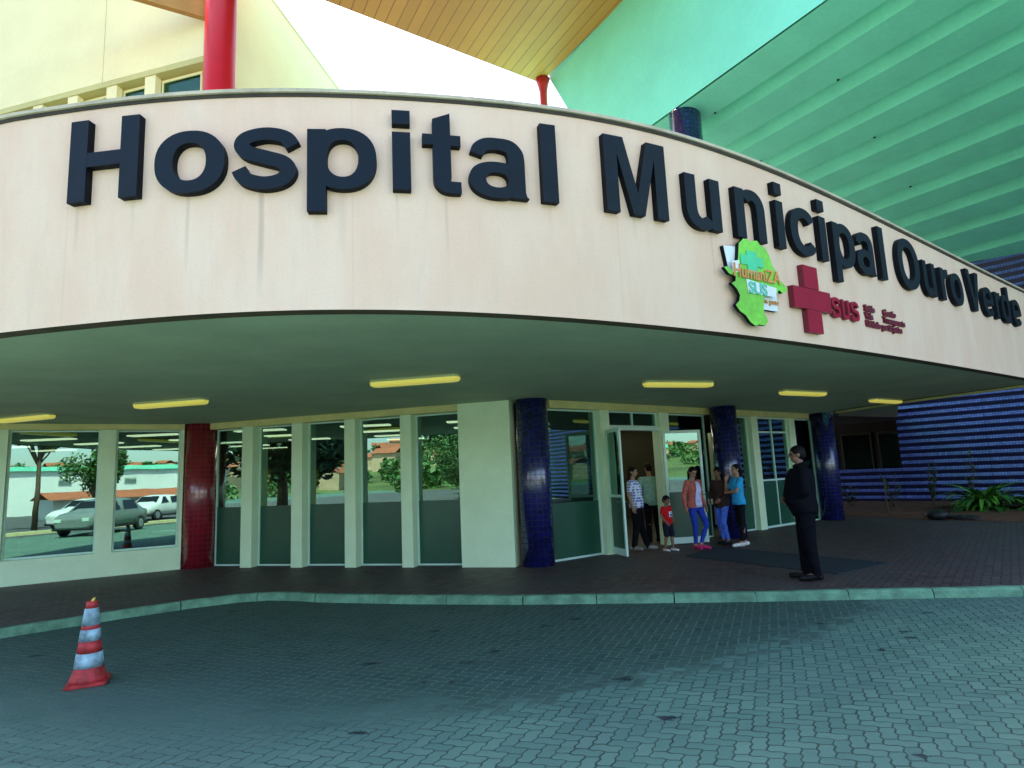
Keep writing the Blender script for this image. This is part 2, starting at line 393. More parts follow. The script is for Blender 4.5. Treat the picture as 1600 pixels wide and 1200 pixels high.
# ------------------------------------------------------------------ ground
GZ = -0.11
g = MB(); g.quad([(-700, -700, GZ), (700, -700, GZ), (700, 700, GZ), (-700, 700, GZ)])
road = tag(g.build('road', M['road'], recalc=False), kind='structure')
g = MB()
g.quad([(-60, -60, GZ + .006), (60, -60, GZ + .006), (60, -6, GZ + .006), (-60, -6, GZ + .006)])
tag(g.build('parking_lot', M['asph'], recalc=False), kind='structure')
KERB = [(-13, 1.5), (-9.5, 4.6), (-7.6, 6.7), (-6.43, 8.05), (-5.45, 8.98), (-4.82, 9.48), (-4.3, 9.78), (-3.85, 9.86), (-3.4, 9.72), (-2.92, 9.5), (-1.56, 9.09), (-.13, 8.74), (1.53, 8.47), (3.11, 8.24), (4.62, 8.07), (6.06, 7.9), (9, 7.65), (14, 7.3), (30, 6.6)]
def offset_poly(pts, d):
    out = []
    for i, p in enumerate(pts):
        a = Vector(pts[max(i - 1, 0)]); b = Vector(pts[min(i + 1, len(pts) - 1)]); t = (b - a).normalized(); out.append((p[0] - t.y * d, p[1] + t.x * d))
    return out
KIN = offset_poly(KERB, 0.13)
g = MB()
poly = KIN + [(30, 60), (-40, 60), (-40, 1.5)]
g.prism([(x, y) for x, y in poly], GZ, -0.004)
sw = tag(g.build('sidewalk', M['walk']), kind='structure')
g = MB()
# kerbstones ~1 m long with open joints, chipped edges
pts = []; rnd = random.Random(3)
L = 0; seg = []
for i in range(len(KERB) - 1):
    a, b = Vector(KERB[i]), Vector(KERB[i + 1]); ai, bi = Vector(KIN[i]), Vector(KIN[i + 1]); ln = (b - a).length; n = max(1, round(ln / 0.14))
    for k in range(n): seg.append((a.lerp(b, k / n), ai.lerp(bi, k / n)))
acc = 0; rows = []
def flush(rows):
    if len(rows) < 2: return
    R = []
    for o_, i_ in rows:
        d = (i_ - o_); j = lambda q=.006: rnd.uniform(-q, q)
        o2 = o_ + d.normalized() * 0.035
        hz = rnd.uniform(-.004, .003)
        R.append([(o_.x + j(), o_.y + j(), GZ - .01), (o_.x + j(.004) + d.x * .05, o_.y + d.y * .05 + j(), -0.028 + j(.008)), (o2.x, o2.y, 0.0 + hz), (i_.x, i_.y, 0.0 + hz), (i_.x, i_.y, GZ)])
    g.grid(R, smooth=False); g.quad(R[0]); g.quad(list(reversed(R[-1])))
prev = None
for q in seg:
    if prev is not None: acc += (q[0] - prev[0]).length
    rows.append(q); prev = q
    if acc > 0.98:
        flush(rows); dd = (rows[-1][0] - rows[-2][0]).normalized() * 0.012
        rows = [(q[0] + dd, q[1] + dd)]; acc = 0
flush(rows)
tag(g.build('kerb', M['kerb'], merge=False), kind='structure')

# ------------------------------------------------------------------ canopy curve
AZ = [math.radians(-42 + 2 * i) for i in range(44)]
RB = [7.008, 6.68, 6.397, 6.151, 5.939, 5.756, 5.6, 5.467, 5.354, 5.261, 5.185, 5.125, 5.079, 5.047, 5.028, 5.021, 5.026, 5.043, 5.071, 5.112, 5.164, 5.229, 5.307, 5.398, 5.505, 5.628, 5.77, 5.932, 6.117, 6.329, 6.572, 6.851, 7.174, 7.55, 7.99, 8.51, 9.131, 9.884, 10.81, 11.974, 13.472, 15.463, 18.225, 22.292]
RT = [6.895, 6.603, 6.348, 6.127, 5.935, 5.77, 5.629, 5.509, 5.407, 5.322, 5.252, 5.195, 5.15, 5.116, 5.092, 5.077, 5.071, 5.074, 5.086, 5.106, 5.137, 5.177, 5.228, 5.292, 5.369, 5.462, 5.574, 5.706, 5.864, 6.052, 6.274, 6.54, 6.857, 7.237, 7.697, 8.256, 8.941, 9.79, 10.854, 12.203, 13.939, 16.202, 19.186, 23.131]
def interp(x, xs, ys):
    if x <= xs[0]: return ys[0]
    for i in range(len(xs) - 1):
        if x <= xs[i + 1]:
            # Catmull-Rom
            t = (x - xs[i]) / (xs[i + 1] - xs[i]); p0 = ys[max(i - 1, 0)]; p1 = ys[i]; p2 = ys[i + 1]; p3 = ys[min(i + 2, len(ys) - 1)]
            return 0.5 * (2 * p1 + (p2 - p0) * t + (2 * p0 - 5 * p1 + 4 * p2 - p3) * t * t + (3 * p1 - p0 - 3 * p2 + p3) * t ** 3)
    return ys[-1]
SS = [0.0]
for i in range(1, 44):
    a = ((RB[i - 1] + RT[i - 1]) / 2, AZ[i - 1]); b = ((RB[i] + RT[i]) / 2, AZ[i])
    SS.append(SS[-1] + math.hypot(b[0] * math.sin(b[1]) - a[0] * math.sin(a[1]), b[0] * math.cos(b[1]) - a[0] * math.cos(a[1])))
def azof(s):
    for i in range(43):
        if s <= SS[i + 1] or i == 42: return AZ[i] + (AZ[i + 1] - AZ[i]) * (s - SS[i]) / (SS[i + 1] - SS[i])
def sof(a): return interp(a, AZ, SS)
def fpt0(a, z):
    t = (z - 2.97) / 1.9; r = (1 - t) * interp(a, AZ, RB) + t * interp(a, AZ, RT)
    return Vector((r * math.sin(a), r * math.cos(a), z))
def fpt(s, z, off=0.0):
    a = azof(s); p = fpt0(a, z); q = fpt0(a + 0.01, z) - fpt0(a - 0.01, z); up = fpt0(a, z + .1) - fpt0(a, z - .1)
    n = q.cross(up).normalized()   # towards the camera side
    return p + n * off
ZB, ZT = 2.97, 4.87
A_END = math.radians(40.6)
al = [math.radians(-42 + i) for i in range(0, 83)] + [A_END]
LEFT_EXT = [(-13.4, 9.7), (-11, 8.6), (-8.8, 7.4), (-6.9, 6.35)]
def plan(z, inset=0.0):
    out = []
    for a in al:
        p = fpt0(a, z); q = fpt0(a + 0.01, z) - fpt0(a - 0.01, z); n = Vector((-q.y, q.x)).normalized()
        out.append((p.x + n.x * inset, p.y + n.y * inset))
    base = [(x, y + inset) for x, y in LEFT_EXT]
    return base + out
REAR = [(9.95, 13.87), (9.40, 15.25), (8.95, 17.4)]
canopy = tag(empty('entrance_building', (0, 11.5, 0)), 'low curved beige fronted hospital entrance building with glass walls and tiled columns', 'building')
def own(o): o.parent = canopy; o.matrix_parent_inverse = Matrix.Translation((0, -11.5, 0)); return o
TH = 0.15
pb, pt_ = plan(ZB), plan(ZT)
pbi, pti = plan(ZB, TH), plan(ZT, TH)
# continue outer shell round the rear edge on the right
def ext(p, ins=0.0):
    return p + [(x - ins, y) for x, y in REAR]
o_b, o_t, i_b, i_t = ext(pb), ext(pt_), ext(pbi, TH), ext(pti, TH)
def uvrow(P, z):
    # u runs along the fascia with the lettering's own s for the curved part
    n0 = len(LEFT_EXT); us = []
    for i in range(len(P)):
        if i < n0: us.append(-0.25 - (n0 - i) * 2.2)
        elif i < n0 + len(al): us.append(sof(al[i - n0]))
        else: us.append(sof(A_END) + 1.3 * (i - n0 - len(al) + 1))
    return [(u, z) for u in us]
g = MB(); nz = 6; rows = []; uvs = []
for k in range(nz + 1):
    t = k / nz; z = ZB + (ZT - ZB) * t
    P = [(a[0] * (1 - t) + b[0] * t, a[1] * (1 - t) + b[1] * t, z) for a, b in zip(o_b, o_t)]
    rows.append(P); uvs.append(uvrow(P, z))
g.grid(rows, 0, uvs)
rows2 = [[(p[0], p[1], ZT) for p in i_t], [(p[0], p[1], 4.3) for p in i_t]]
g.grid(rows2, 0, [uvrow(i_t, ZT), uvrow(i_t, 4.3)])
own(g.build('fascia', M['fascia'], recalc=False))
g = MB(); g.grid([[(p[0], p[1], ZB) for p in o_b], [(p[0], p[1], ZB + .0) for p in i_b], [(p[0], p[1], ZB + .03) for p in i_b]], smooth=False)
own(g.build('drip_edge', M['drip'], recalc=False))
# coping: thin pale slab with a dark coloured strip below
g = MB()
def offp(P, d):
    return offset_poly(P, d)
co = offp(o_t, -0.035); ci = offp(o_t, TH + 0.03); go = offp(o_t, -0.012)
g.grid([[(p[0], p[1], ZT + .034) for p in ci], [(p[0], p[1], ZT + .034) for p in co], [(p[0], p[1], ZT + .004) for p in co], [(p[0], p[1], ZT + .004) for p in go]], 0, smooth=False)
g.grid([[(p[0], p[1], ZT + .004) for p in go], [(p[0], p[1], ZT - .026) for p in go], [(p[0], p[1], ZT - .026) for p in o_t]], 1, smooth=False)
own(g.build('coping', [M['coping'], M['copedark']], recalc=False))
BACKP = [(8.6, 18.0), (8.6, 26), (-18, 26), (-18, 9.9)]
g = MB(); soff = i_b + BACKP
g.prism([(x, y) for x, y in soff], ZB + .012, ZB + .09)
own(g.build('soffit', M['soffit']))
g = MB(); g.prism([(x, y) for x, y in i_t + BACKP], 4.2, 4.3)
own(g.build('flat_roof', M['roof']))
# yellow trim on the rear edge
g = MB(); e1 = [(10.36, 12.62)] + REAR
for a, b in zip(e1, e1[1:]):
    a, b = Vector(a), Vector(b); mid = (a + b) / 2; d = b - a
    g.box((mid.x, mid.y, 2.945), (d.length, 0.05, 0.05), math.atan2(d.y, d.x))
own(g.build('edge_trim', M['trim']))

# ------------------------------------------------------------------ facades
class Line:
    def __init__(s, A, B):
        s.A = Vector(A); s.B = Vector(B); s.u = (s.B - s.A).normalized(); s.n = Vector((-s.u.y, s.u.x))   # n: into the building
        if s.n.y < 0: s.n = -s.n
        s.rz = math.atan2(s.u.y, s.u.x)
    def p(s, t, d, z): q = s.A + s.u * t + s.n * d; return (q.x, q.y, z)
    def box(s, mb, t0, t1, d0, d1, z0, z1, mi=0):
        c = s.p((t0 + t1) / 2, (d0 + d1) / 2, (z0 + z1) / 2)
        mb.box(c, (abs(t1 - t0), abs(d1 - d0), abs(z1 - z0)), s.rz, mi)
L0 = Line((-14., 9.1), (-6.99, 13.22)); L1 = Line((-6.43, 13.3), (0., 11.42)); L2 = Line((.6, 11.65), (8.7, 18.05))
HC = 2.978
def part(L, name, m, boxes, parent=None, bev=0, label=None):
    mb = MB()
    for b in boxes: L.box(mb, *b)
    o = mb.build(name, m)
    if bev: bevel(o, bev, 1)
    if parent is None: own(o)
    else:
        o.parent = parent; o.matrix_parent_inverse = Matrix.Translation((0, -11.5, 0))
    if label: o['label'] = label
    return o
def sub(o, parent):
    o.parent = parent; return o
def window(L, t0, t1, z0, z1, d=0.2, fw=0.035, frosted=None, vbar=None, hbar=None):
    fr = [(t0, t0 + fw, d - .03, d + .03, z0, z1), (t1 - fw, t1, d - .03, d + .03, z0, z1), (t0 + fw, t1 - fw, d - .03, d + .03, z0, z0 + fw * 1.2), (t0 + fw, t1 - fw, d - .03, d + .03, z1 - fw, z1)]
    for vb in (vbar or []): fr.append((vb - .02, vb + .02, d - .028, d + .028, z0 + fw * 1.2, z1 - fw))
    for hb in (hbar or []): fr.append((t0 + fw, t1 - fw, d - .025, d + .025, hb - .022, hb + .022))
    f = part(L, 'window', M['whitemetal'], fr)
    mb = MB(); L.box(mb, t0 + fw - .005, t1 - fw + .005, d - .004, d + .004, z0 + fw, z1 - fw + .005); sub(mb.build('pane', M['glass']), f)
    if frosted:
        mb = MB(); L.box(mb, t0 + fw, t1 - fw, d - .012, d - .008, z0 + fw * 1.2, frosted); sub(mb.build('frosted_film', M['frost']), f)
    return f
# L0 : left window wall with sill
part(L0, 'wall', M['cream'], [(-2, 8.16, 0.0, 0.22, -0.02, 0.45), (-2, 0.6, 0.0, 0.2, 0.45, HC), (2.3, 2.6, 0.0, 0.2, .45, 2.86), (3.95, 4.25, 0, .2, .45, 2.86), (5.02, 5.22, 0, .2, .45, 2.86), (6.665, 6.945, 0, .2, .45, 2.86), (8.095, 8.16, .002, .2, .45, 2.86)])
part(L0, 'head_beam', M['trim'], [(.6, 8.16, -0.003, 0.2, 2.862, HC)])
for a, b in ((.6, 2.3), (2.6, 3.95), (4.25, 5.02), (5.222, 6.663), (6.947, 8.093)):
    window(L0, a, b, .452, 2.858, 0.16, .03)
# red column
def column(c, r, z1, m, name='column', z0=-.01, label=None):
    mb = MB(); mb.revolve([(r, z0), (r, z1)], c, 48); o = own(mb.build(name, m, recalc=True))
    if label: o['label'] = label
    return o
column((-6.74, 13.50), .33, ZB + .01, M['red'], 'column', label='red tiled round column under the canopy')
# L1
H1 = 2.85
part(L1, 'head_beam', M['trim'], [(-.03, 5.6, -0.004, 0.22, H1, HC)])
FINS = [(.79, 1.055), (1.99, 2.24), (3.20, 3.44), (4.415, 4.645)]
for a, b in FINS: part(L1, 'fin', M['cream'], [(a, b, -.01, .3, -.01, H1 - .002)], bev=.006)
part(L1, 'wall_panel', M['cream'], [(5.61, 6.62, -.008, .3, -.01, HC - .002)])
edges = [-.03] + [t for f in FINS for t in f] + [5.61]
for i in range(0, len(edges), 2):
    window(L1, edges[i] + .002, edges[i + 1] - .002, .0, H1 - .003, 0.24, .028, frosted=1.2)
column((.34, 11.58), .295, ZB + .01, M['blue'], label='cobalt blue tiled round column left of the entrance')
# L2
H2 = 2.83
part(L2, 'head_beam', M['trim'], [(.1, 5.15, -0.004, 0.2, H2, HC), (5.9, 9.9, -0.004, .2, H2, HC)])
for a, b in ((1.43, 1.70), (3.28, 3.60), (6.90, 7.19), (8.75, 9.05)):
    part(L2, 'door_post' if a < 4 else 'post', M['cream'], [(a, b, -.01, .22, -.01, H2 - .002)], bev=.006)
window(L2, .1, 1.428, 0, H2 - .003, .16, .03, frosted=1.05)
part(L2, 'transom_bar', M['whitemetal'], [(1.702, 3.278, .0, .16, 2.43, 2.50)])
window(L2, 1.702, 3.278, 2.502, H2 - .003, .1, .03, vbar=[2.49])
window(L2, 3.602, 5.1, 0, H2 - .003, .16, .03, frosted=1.05)
window(L2, 5.9, 6.898, 0, H2 - .003, .16, .03, frosted=1.05)
window(L2, 7.192, 8.748, 0, H2 - .003, .10, .045, frosted=1.18, vbar=[7.97], hbar=[1.2, 2.44])
window(L2, 9.052, 10.2, 0, H2 - .003, .16, .03)
column((4.62, 14.62), .385, 10.4, M['blue'], 'upper_column', z0=4.28)
column((4.90, 14.66), .295, ZB + .01, M['blue'], label='cobalt blue tiled column right of the open door')
column((8.80, 17.95), .30, ZB + .01, M['blue'], label='farthest cobalt blue tiled column behind the man in black')
# open door leaves
def leaf(hinge, ang, wdt, h=2.42, label=None, glassy=True):
    A = Vector(hinge); B = A + Vector((math.cos(ang), math.sin(ang))) * wdt; L = Line(A, B)
    f = part(L, 'door', M['whitemetal'], [(0, .055, -.02, .02, .02, h), (wdt - .055, wdt, -.02, .02, .02, h), (.055, wdt - .055, -.02, .02, .02, .15), (.055, wdt - .055, -.02, .02, h - .06, h), (.055, wdt - .055, -.018, .018, 1.10, 1.15)])
    mb = MB(); L.box(mb, .05, wdt - .05, -.004, .004, .14, h - .055); sub(mb.build('pane', M['glass']), f)
    mb = MB(); L.box(mb, .055, wdt - .055, -.012, -.008, .151, 1.099); sub(mb.build('frosted_film', M['frost']), f)
    mb = MB()
    for sd_ in (-1, 1):
        a_ = L.p(wdt - .03, sd_ * .02, 1.02); b_ = L.p(wdt - .03, sd_ * .07, 1.02); c_ = L.p(wdt - .15, sd_ * .07, 1.02); mb.tube([a_, b_, c_], .011, 8)
    sub(mb.build('handle', M['dkmetal']), f)
    if label: f['label'] = label
    return f
leaf((1.84, 12.60), math.atan2(-.60, .17), .62, label='left glass door leaf standing open towards the street')
hx = L2.p(3.3, -.03, 0)
leaf((hx[0], hx[1]), math.atan2(.12, .99), .86, label='right white framed glass door leaf folded back against the wall')
# ------------------------------------------------------------------ interior
room = []
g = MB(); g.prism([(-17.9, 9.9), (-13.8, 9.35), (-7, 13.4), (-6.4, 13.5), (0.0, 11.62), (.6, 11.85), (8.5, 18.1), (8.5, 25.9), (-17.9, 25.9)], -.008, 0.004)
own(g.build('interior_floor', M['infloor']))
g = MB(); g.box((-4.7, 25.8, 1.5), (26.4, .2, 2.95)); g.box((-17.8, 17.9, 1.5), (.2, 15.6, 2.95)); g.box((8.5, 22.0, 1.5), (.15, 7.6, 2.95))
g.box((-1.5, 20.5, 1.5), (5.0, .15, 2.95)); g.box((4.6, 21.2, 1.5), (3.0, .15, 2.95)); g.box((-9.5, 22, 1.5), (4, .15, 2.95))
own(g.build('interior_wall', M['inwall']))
g = MB(); g.box((5.35, 17.15, 1.25), (1.9, .12, 2.45), L2.rz); own(g.build('lobby_partition', M['inwall']))
g = MB(); g.box((5.35, 16.95, 1.3), (.35, .1, 2.4), L2.rz); own(g.build('lobby_pilaster', M['cream']))
g = MB()
for x, y, z in ((-6.5, 20.0, 1.3), (-8.2, 20.6, 1.4), (1.8, 18.2, 1.4)):
    g = MB(); g.box((x, y, z), (.5, .1, 1.5)); own(g.build('notice_board', M['inyellow']))
# ceiling of the hall under the slab
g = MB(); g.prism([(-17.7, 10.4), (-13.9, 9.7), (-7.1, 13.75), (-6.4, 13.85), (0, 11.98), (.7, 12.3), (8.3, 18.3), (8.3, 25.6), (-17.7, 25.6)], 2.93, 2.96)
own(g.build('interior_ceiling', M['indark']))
for i, (x, y) in enumerate([(x, y) for y in (14.8, 16.6, 18.4, 20.2, 22.0) for x in (-13.5, -11.0, -8.5, -6.0, -3.5, -1.0, 1.5, 4.0)]):
    if x > 1 and y < 15: continue
    if y > 19 and int(x * 2) % 3 == 0: continue
    if x > 3 and y < 18: continue
    g = MB(); g.box((x, y, 2.915), (1.15, .28, .03)); o = g.build('interior_light', M['tube']); own(o)
for (x, y) in ((1.6, 13.9), (3.0, 14.9), (4.3, 16.4), (6.2, 17.7)):
    g = MB(); g.box((x, y, 2.915), (1.15, .28, .03), L2.rz); own(g.build('interior_light', M['tube']))

# chairs inside the left windows
def chair():
    r = empty('waiting_chair')
    s_ = MB()
    s_.box((0, 0, .44), (.46, .44, .04)); so = s_.build('seat', M['chair'], r); bevel(so, .015)
    b_ = MB(); rows = []
    for i in range(5):
        z = .5 + .09 * i; y = -.2 - .03 * i
        rows.append([(x, y - .06 * (1 - (x / .23) ** 2), z) for x in (-.22, -.11, 0, .11, .22)])
    b_.grid(rows); bo = b_.build('backrest', M['chair'], r)
    md = bo.modifiers.new('t', 'SOLIDIFY'); md.thickness = .02
    for sx in (-1, 1):
        for sy in (-1, 1):
            l = MB(); l.tube([(sx * .19, sy * .17, .42), (sx * .21, sy * .2, 0)], .013, 6); l.build('leg', M['dkmetal'], r)
    return r
ch0 = chair(); first = True
for k in range(9):
    t = 5.0 + .62 * (k % 5) * .98; d = .75 + .95 * (k // 5)
    c = ch0 if first else copy_tree(ch0); first = False
    q = L0.p(t, d, 0.004); c.location = q; c.rotation_euler = (0, 0, L0.rz + PI)
    tag(c, 'blue plastic chair in the row just inside the left window' if k < 5 else 'blue plastic chair in the second row inside the left window', 'chair', 'blue chairs at the left window, first row' if k < 5 else 'blue chairs at the left window, second row')

# ------------------------------------------------------------------ canopy lights
def ceiling_light(a, b, label):
    a, b = Vector(a), Vector(b); mid = (a + b) / 2; d = b - a; rz = math.atan2(d.y, d.x)
    t = empty('ceiling_light', (mid.x, mid.y, ZB + .012), rz)
    g = MB(); n = 8; rows = []
    L_, W_ = 1.28, .20
    # housing with chamfered ends
    out = [(-L_/2, -W_*.25), (-L_/2 + .04, -W_/2), (L_/2 - .04, -W_/2), (L_/2, -W_*.25), (L_/2, W_*.25), (L_/2 - .04, W_/2), (-L_/2 + .04, W_/2), (-L_/2, W_*.25)]
    g.prism(out, -.03, 0); h = g.build('housing', M['lampbody'], t)
    g = MB(); rows = []
    for (k, z) in ((1.0, -.03), (.97, -.06), (.86, -.082), (.6, -.09)):
        rows.append([(x * (1 - (1 - k) * .25), y * k, z) for x, y in out])
    g.grid(rows, close=True, smooth=False); g.quad(rows[-1]); g.quad(list(reversed(rows[0])))
    g.build('diffuser', M['lamp'], t)
    tag(t, label, 'ceiling light', 'yellow batten lights under the canopy')
for a, b, lb in [((-8.99, 10.9), (-7.81, 10.52), 'yellow batten light at the left edge, above the large left window'),
                 ((-5.97, 9.81), (-4.67, 9.53), 'yellow batten light on the soffit in front of the red column'),
                 ((-1.97, 8.62), (-.69, 8.36), 'nearest and largest yellow batten light, under the middle of the canopy'),
                 ((2.16, 9.82), (3.2, 10.19), 'yellow batten light above the people at the open door'),
                 ((5.11, 11.81), (6.18, 12.43), 'yellow batten light above the man in black'),
                 ((8.1, 14.15), (9.22, 14.92), 'farthest and smallest yellow batten light, nearest the blue wall')]:
    ceiling_light(a, b, lb)

# ------------------------------------------------------------------ lettering (heavy grotesque, em = 1 m)
class Gl:
    def __init__(s): s.p = []   # list of (outer loop pts, inner loop or None, closed band flag)
    def poly(s, pts): s.p.append(('poly', pts)); return s
    def rect(s, x0, y0, x1, y1): return s.poly([(x0, y0), (x1, y0), (x1, y1), (x0, y1)])
    def band(s, cx, cy, rx, ry, tx, ty, a0=0, a1=360, n=40, pw=2.25):
        o, i = [], []
        for k in range(n + 1):
            a = math.radians(a0 + (a1 - a0) * k / n)
            def se(rx, ry):
                c_, s_ = math.cos(a), math.sin(a)
                return (cx + rx * math.copysign(abs(c_) ** (2 / pw), c_), cy + ry * math.copysign(abs(s_) ** (2 / pw), s_))
            o.append(se(rx, ry)); i.append(se(rx - tx, ry - ty))
        s.p.append(('band', o, i, abs(a1 - a0) >= 359.9)); return s
    def stroke(s, pts, wd, n=8):
        P = [Vector(p) for p in pts]; Q = []; Wd = []
        for i in range(len(P) - 1):
            p0, p1, p2, p3 = P[max(i - 1, 0)], P[i], P[i + 1], P[min(i + 2, len(P) - 1)]
            for k in range(n):
                t = k / n; Q.append(0.5 * (2 * p1 + (p2 - p0) * t + (2 * p0 - 5 * p1 + 4 * p2 - p3) * t * t + (3 * p1 - p0 - 3 * p2 + p3) * t ** 3)); Wd.append(wd[i] * (1 - t) + wd[i + 1] * t)
        Q.append(P[-1]); Wd.append(wd[-1]); o, i_ = [], []
        for k, q in enumerate(Q):
            t = (Q[min(k + 1, len(Q) - 1)] - Q[max(k - 1, 0)]).normalized(); nn = Vector((-t.y, t.x)) * Wd[k] / 2
            o.append(tuple(q + nn)); i_.append(tuple(q - nn))
        s.p.append(('band', o, i_, False)); return s
GLY = {
 'H': (722, Gl().rect(69, 0, 219, 719).rect(504, 0, 654, 719).rect(215, 298, 508, 424)),
 'o': (611, Gl().band(306, 259, 272, 273, 142, 108)),
 's': (556, Gl().stroke([(482, 368), (424, 446), (285, 478), (145, 446), (103, 380), (150, 315), (280, 268), (408, 222), (452, 152), (402, 72), (272, 42), (134, 84), (84, 168)], [112, 112, 110, 112, 116, 118, 120, 118, 116, 112, 110, 112, 114], 10)),
 'p': (611, Gl().rect(66, -207, 204, 519).band(326, 259, 254, 273, 136, 108)),
 'i': (278, Gl().rect(69, 0, 209, 519).rect(69, 594, 209, 719)),
 't': (333, Gl().poly([(92, 660), (232, 720), (232, 130), (92, 120)]).rect(10, 424, 96, 519).rect(228, 424, 312, 519).stroke([(162, 150), (166, 90), (205, 50), (308, 48)], [140, 132, 108, 100])),
 'a': (556, Gl().stroke([(98, 372), (118, 425), (180, 468), (275, 478), (372, 462), (420, 405), (430, 340)], [104, 112, 112, 108, 122, 136, 138]).rect(361, 60, 499, 345).poly([(365, 62), (497, 62), (508, 22), (528, 0), (385, 0), (370, 30)]).band(262, 150, 228, 164, 135, 96)),
 'l': (278, Gl().rect(69, 0, 209, 719)),
 'M': (833, Gl().poly([(69, 0), (69, 719), (283, 719), (417, 205), (551, 719), (765, 719), (765, 0), (628, 0), (628, 560), (482, 0), (352, 0), (206, 560), (206, 0)])),
 'u': (611, Gl().rect(66, 190, 206, 519).band(282, 200, 216, 214, 142, 110, 175, 318).rect(405, 0, 545, 519)),
 'n': (611, Gl().rect(66, 0, 206, 519).band(329, 318, 216, 214, 142, 110, -5, 138).rect(405, 0, 545, 325)),
 'c': (556, Gl().band(300, 259, 266, 273, 140, 108, 34, 326)),
 'O': (778, Gl().band(389, 353, 350, 372, 156, 126)),
 'r': (389, Gl().rect(64, 0, 204, 519).stroke([(150, 300), (205, 410), (280, 452), (376, 458)], [110, 126, 128, 130])),
 'V': (667, Gl().poly([(19, 719), (177, 719), (335, 178), (493, 719), (648, 719), (415, 0), (255, 0)])),
 'e': (556, Gl().band(290, 259, 260, 273, 136, 106, 2, 322).rect(140, 214, 549, 302)),
 'd': (611, Gl().rect(407, 0, 545, 719).band(296, 259, 262, 273, 140, 108)),
}
def glyph_mesh(gl, place, depth, inset=0.0):
    """place(x, y, d) -> world point, x/y in em"""
    g = MB()
    for k, it in enumerate(gl.p):
        dz = depth - 0.0004 * k
        if it[0] == 'poly':
            pts = it[1]; n = len(pts)
            F = [place(x / 1000, y / 1000, dz) for x, y in pts]; B = [place(x / 1000, y / 1000, -.03) for x, y in pts]
            g.quad(F, 0)
            for i in range(n): j = (i + 1) % n; g.quad([F[i], F[j], B[j], B[i]], 1)
        else:
            _, o, i_, closed = it; n = len(o)
            FO = [place(x / 1000, y / 1000, dz) for x, y in o]; FI = [place(x / 1000, y / 1000, dz) for x, y in i_]
            BO = [place(x / 1000, y / 1000, -.03) for x, y in o]; BI = [place(x / 1000, y / 1000, -.03) for x, y in i_]
            for a in range(n - 1):
                g.quad([FO[a], FO[a + 1], FI[a + 1], FI[a]], 0); g.quad([FO[a], FO[a + 1], BO[a + 1], BO[a]], 1); g.quad([FI[a], FI[a + 1], BI[a + 1], BI[a]], 1)
            if not closed:
                g.quad([FO[0], FI[0], BI[0], BO[0]], 1); g.quad([FO[-1], FI[-1], BI[-1], BO[-1]], 1)
    return g
ink = {'H': 69, 'o': 34, 's': 25, 'p': 66, 'i': 69, 't': 10, 'a': 32, 'l': 69, 'M': 69, 'u': 66, 'n': 66, 'c': 34, 'O': 39, 'r': 64, 'V': 19, 'e': 30, 'd': 34}
SIGN = [('Hospital', [1.065, 1.84, 2.475, 3.08, 3.76, 4.01, 4.40, 5.065], 'first word Hospital'),
        ('Municipal', [5.71, 6.67, 7.40, 8.10, 8.37, 8.99, 9.29, 9.86, 10.54], 'second word Municipal'),
        ('Ouro', [11.10, 11.93, 12.62, 13.00], 'third word Ouro'),
        ('Verde', [13.80, 14.50, 15.14, 15.50, 16.12], 'last word Verde')]
for word, starts, nm in SIGN:
    p0 = fpt(starts[0], 3.97, 0)
    t = empty('wall_lettering', p0)
    tag(t, 'dark navy raised letters spelling %s on the beige canopy front' % word, 'sign lettering', 'raised words of the hospital name')
    for ch, s0 in zip(word, starts):
        adv, gl = GLY[ch]; xs = {'Hospital': 1.075, 'Municipal': 1.03, 'Ouro': 1.0, 'Verde': .93}[word]; ox = s0 - ink[ch] / 1000 * xs
        g = glyph_mesh(gl, lambda x, y, d: fpt(ox + x * xs, 3.985 + y * 1.0, d) - p0, 0.072)
        o = g.build('letter', [M['letter'], M['letterside']], t, merge=False)

# default-font lettering helper (flat or raised), mapped on the fascia
def text_on(body, s0, z0, size, depth, back, mat, parent, p0, bold=0.0, name='lettering', slant=0.0, sx=1.0):
    cu = bpy.data.curves.new('t', 'FONT'); cu.body = body; cu.size = 1.0; cu.offset = bold; cu.extrude = 0.5; cu.resolution_u = 3; cu.shear = slant
    ob = bpy.data.objects.new('t', cu); sc.collection.objects.link(ob)
    dg = bpy.context.evaluated_depsgraph_get(); me = bpy.data.meshes.new_from_object(ob.evaluated_get(dg))
    bpy.data.objects.remove(ob)
    for v in me.vertices:
        q = fpt(s0 + v.co.x * size * sx, z0 + v.co.y * size, back + (v.co.z + .5) * depth) - p0
        v.co = q
    me.materials.clear(); me.materials.append(mat); me.name = name
    o = bpy.data.objects.new(name, me); sc.collection.objects.link(o); o.parent = parent
    return o
def slab_on(pts, d0, d1, mats, parent, p0, name):
    g = MB(); F = [fpt(s, z, d1) - p0 for s, z in pts]; B = [fpt(s, z, d0) - p0 for s, z in pts]
    g.quad(F, 0); g.quad(list(reversed(B)), 1)
    for i in range(len(pts)): j = (i + 1) % len(pts); g.quad([F[i], F[j], B[j], B[i]], 1)
    return g.build(name, mats, parent, merge=False)
M['lime'] = mat_plain('lime_green_enamel', (0.20, 0.66, 0.035), 0.4, 0.25, 1.6, 0.02)
M['teal'] = mat_plain('teal_green_enamel', (0.05, 0.62, 0.28), 0.4, 0.1, 3, 0.02)
M['tealtext'] = mat_plain('teal_lettering', (0.12, 0.60, 0.42), 0.4, 0.1, 3, 0.02)
M['whitep'] = mat_plain('white_panel', (0.80, 0.86, 0.84), 0.4, 0.05, 3, 0.02)
M['otext'] = mat_plain('orange_lettering', (0.70, 0.30, 0.07), 0.5, 0.1, 3, 0.02)
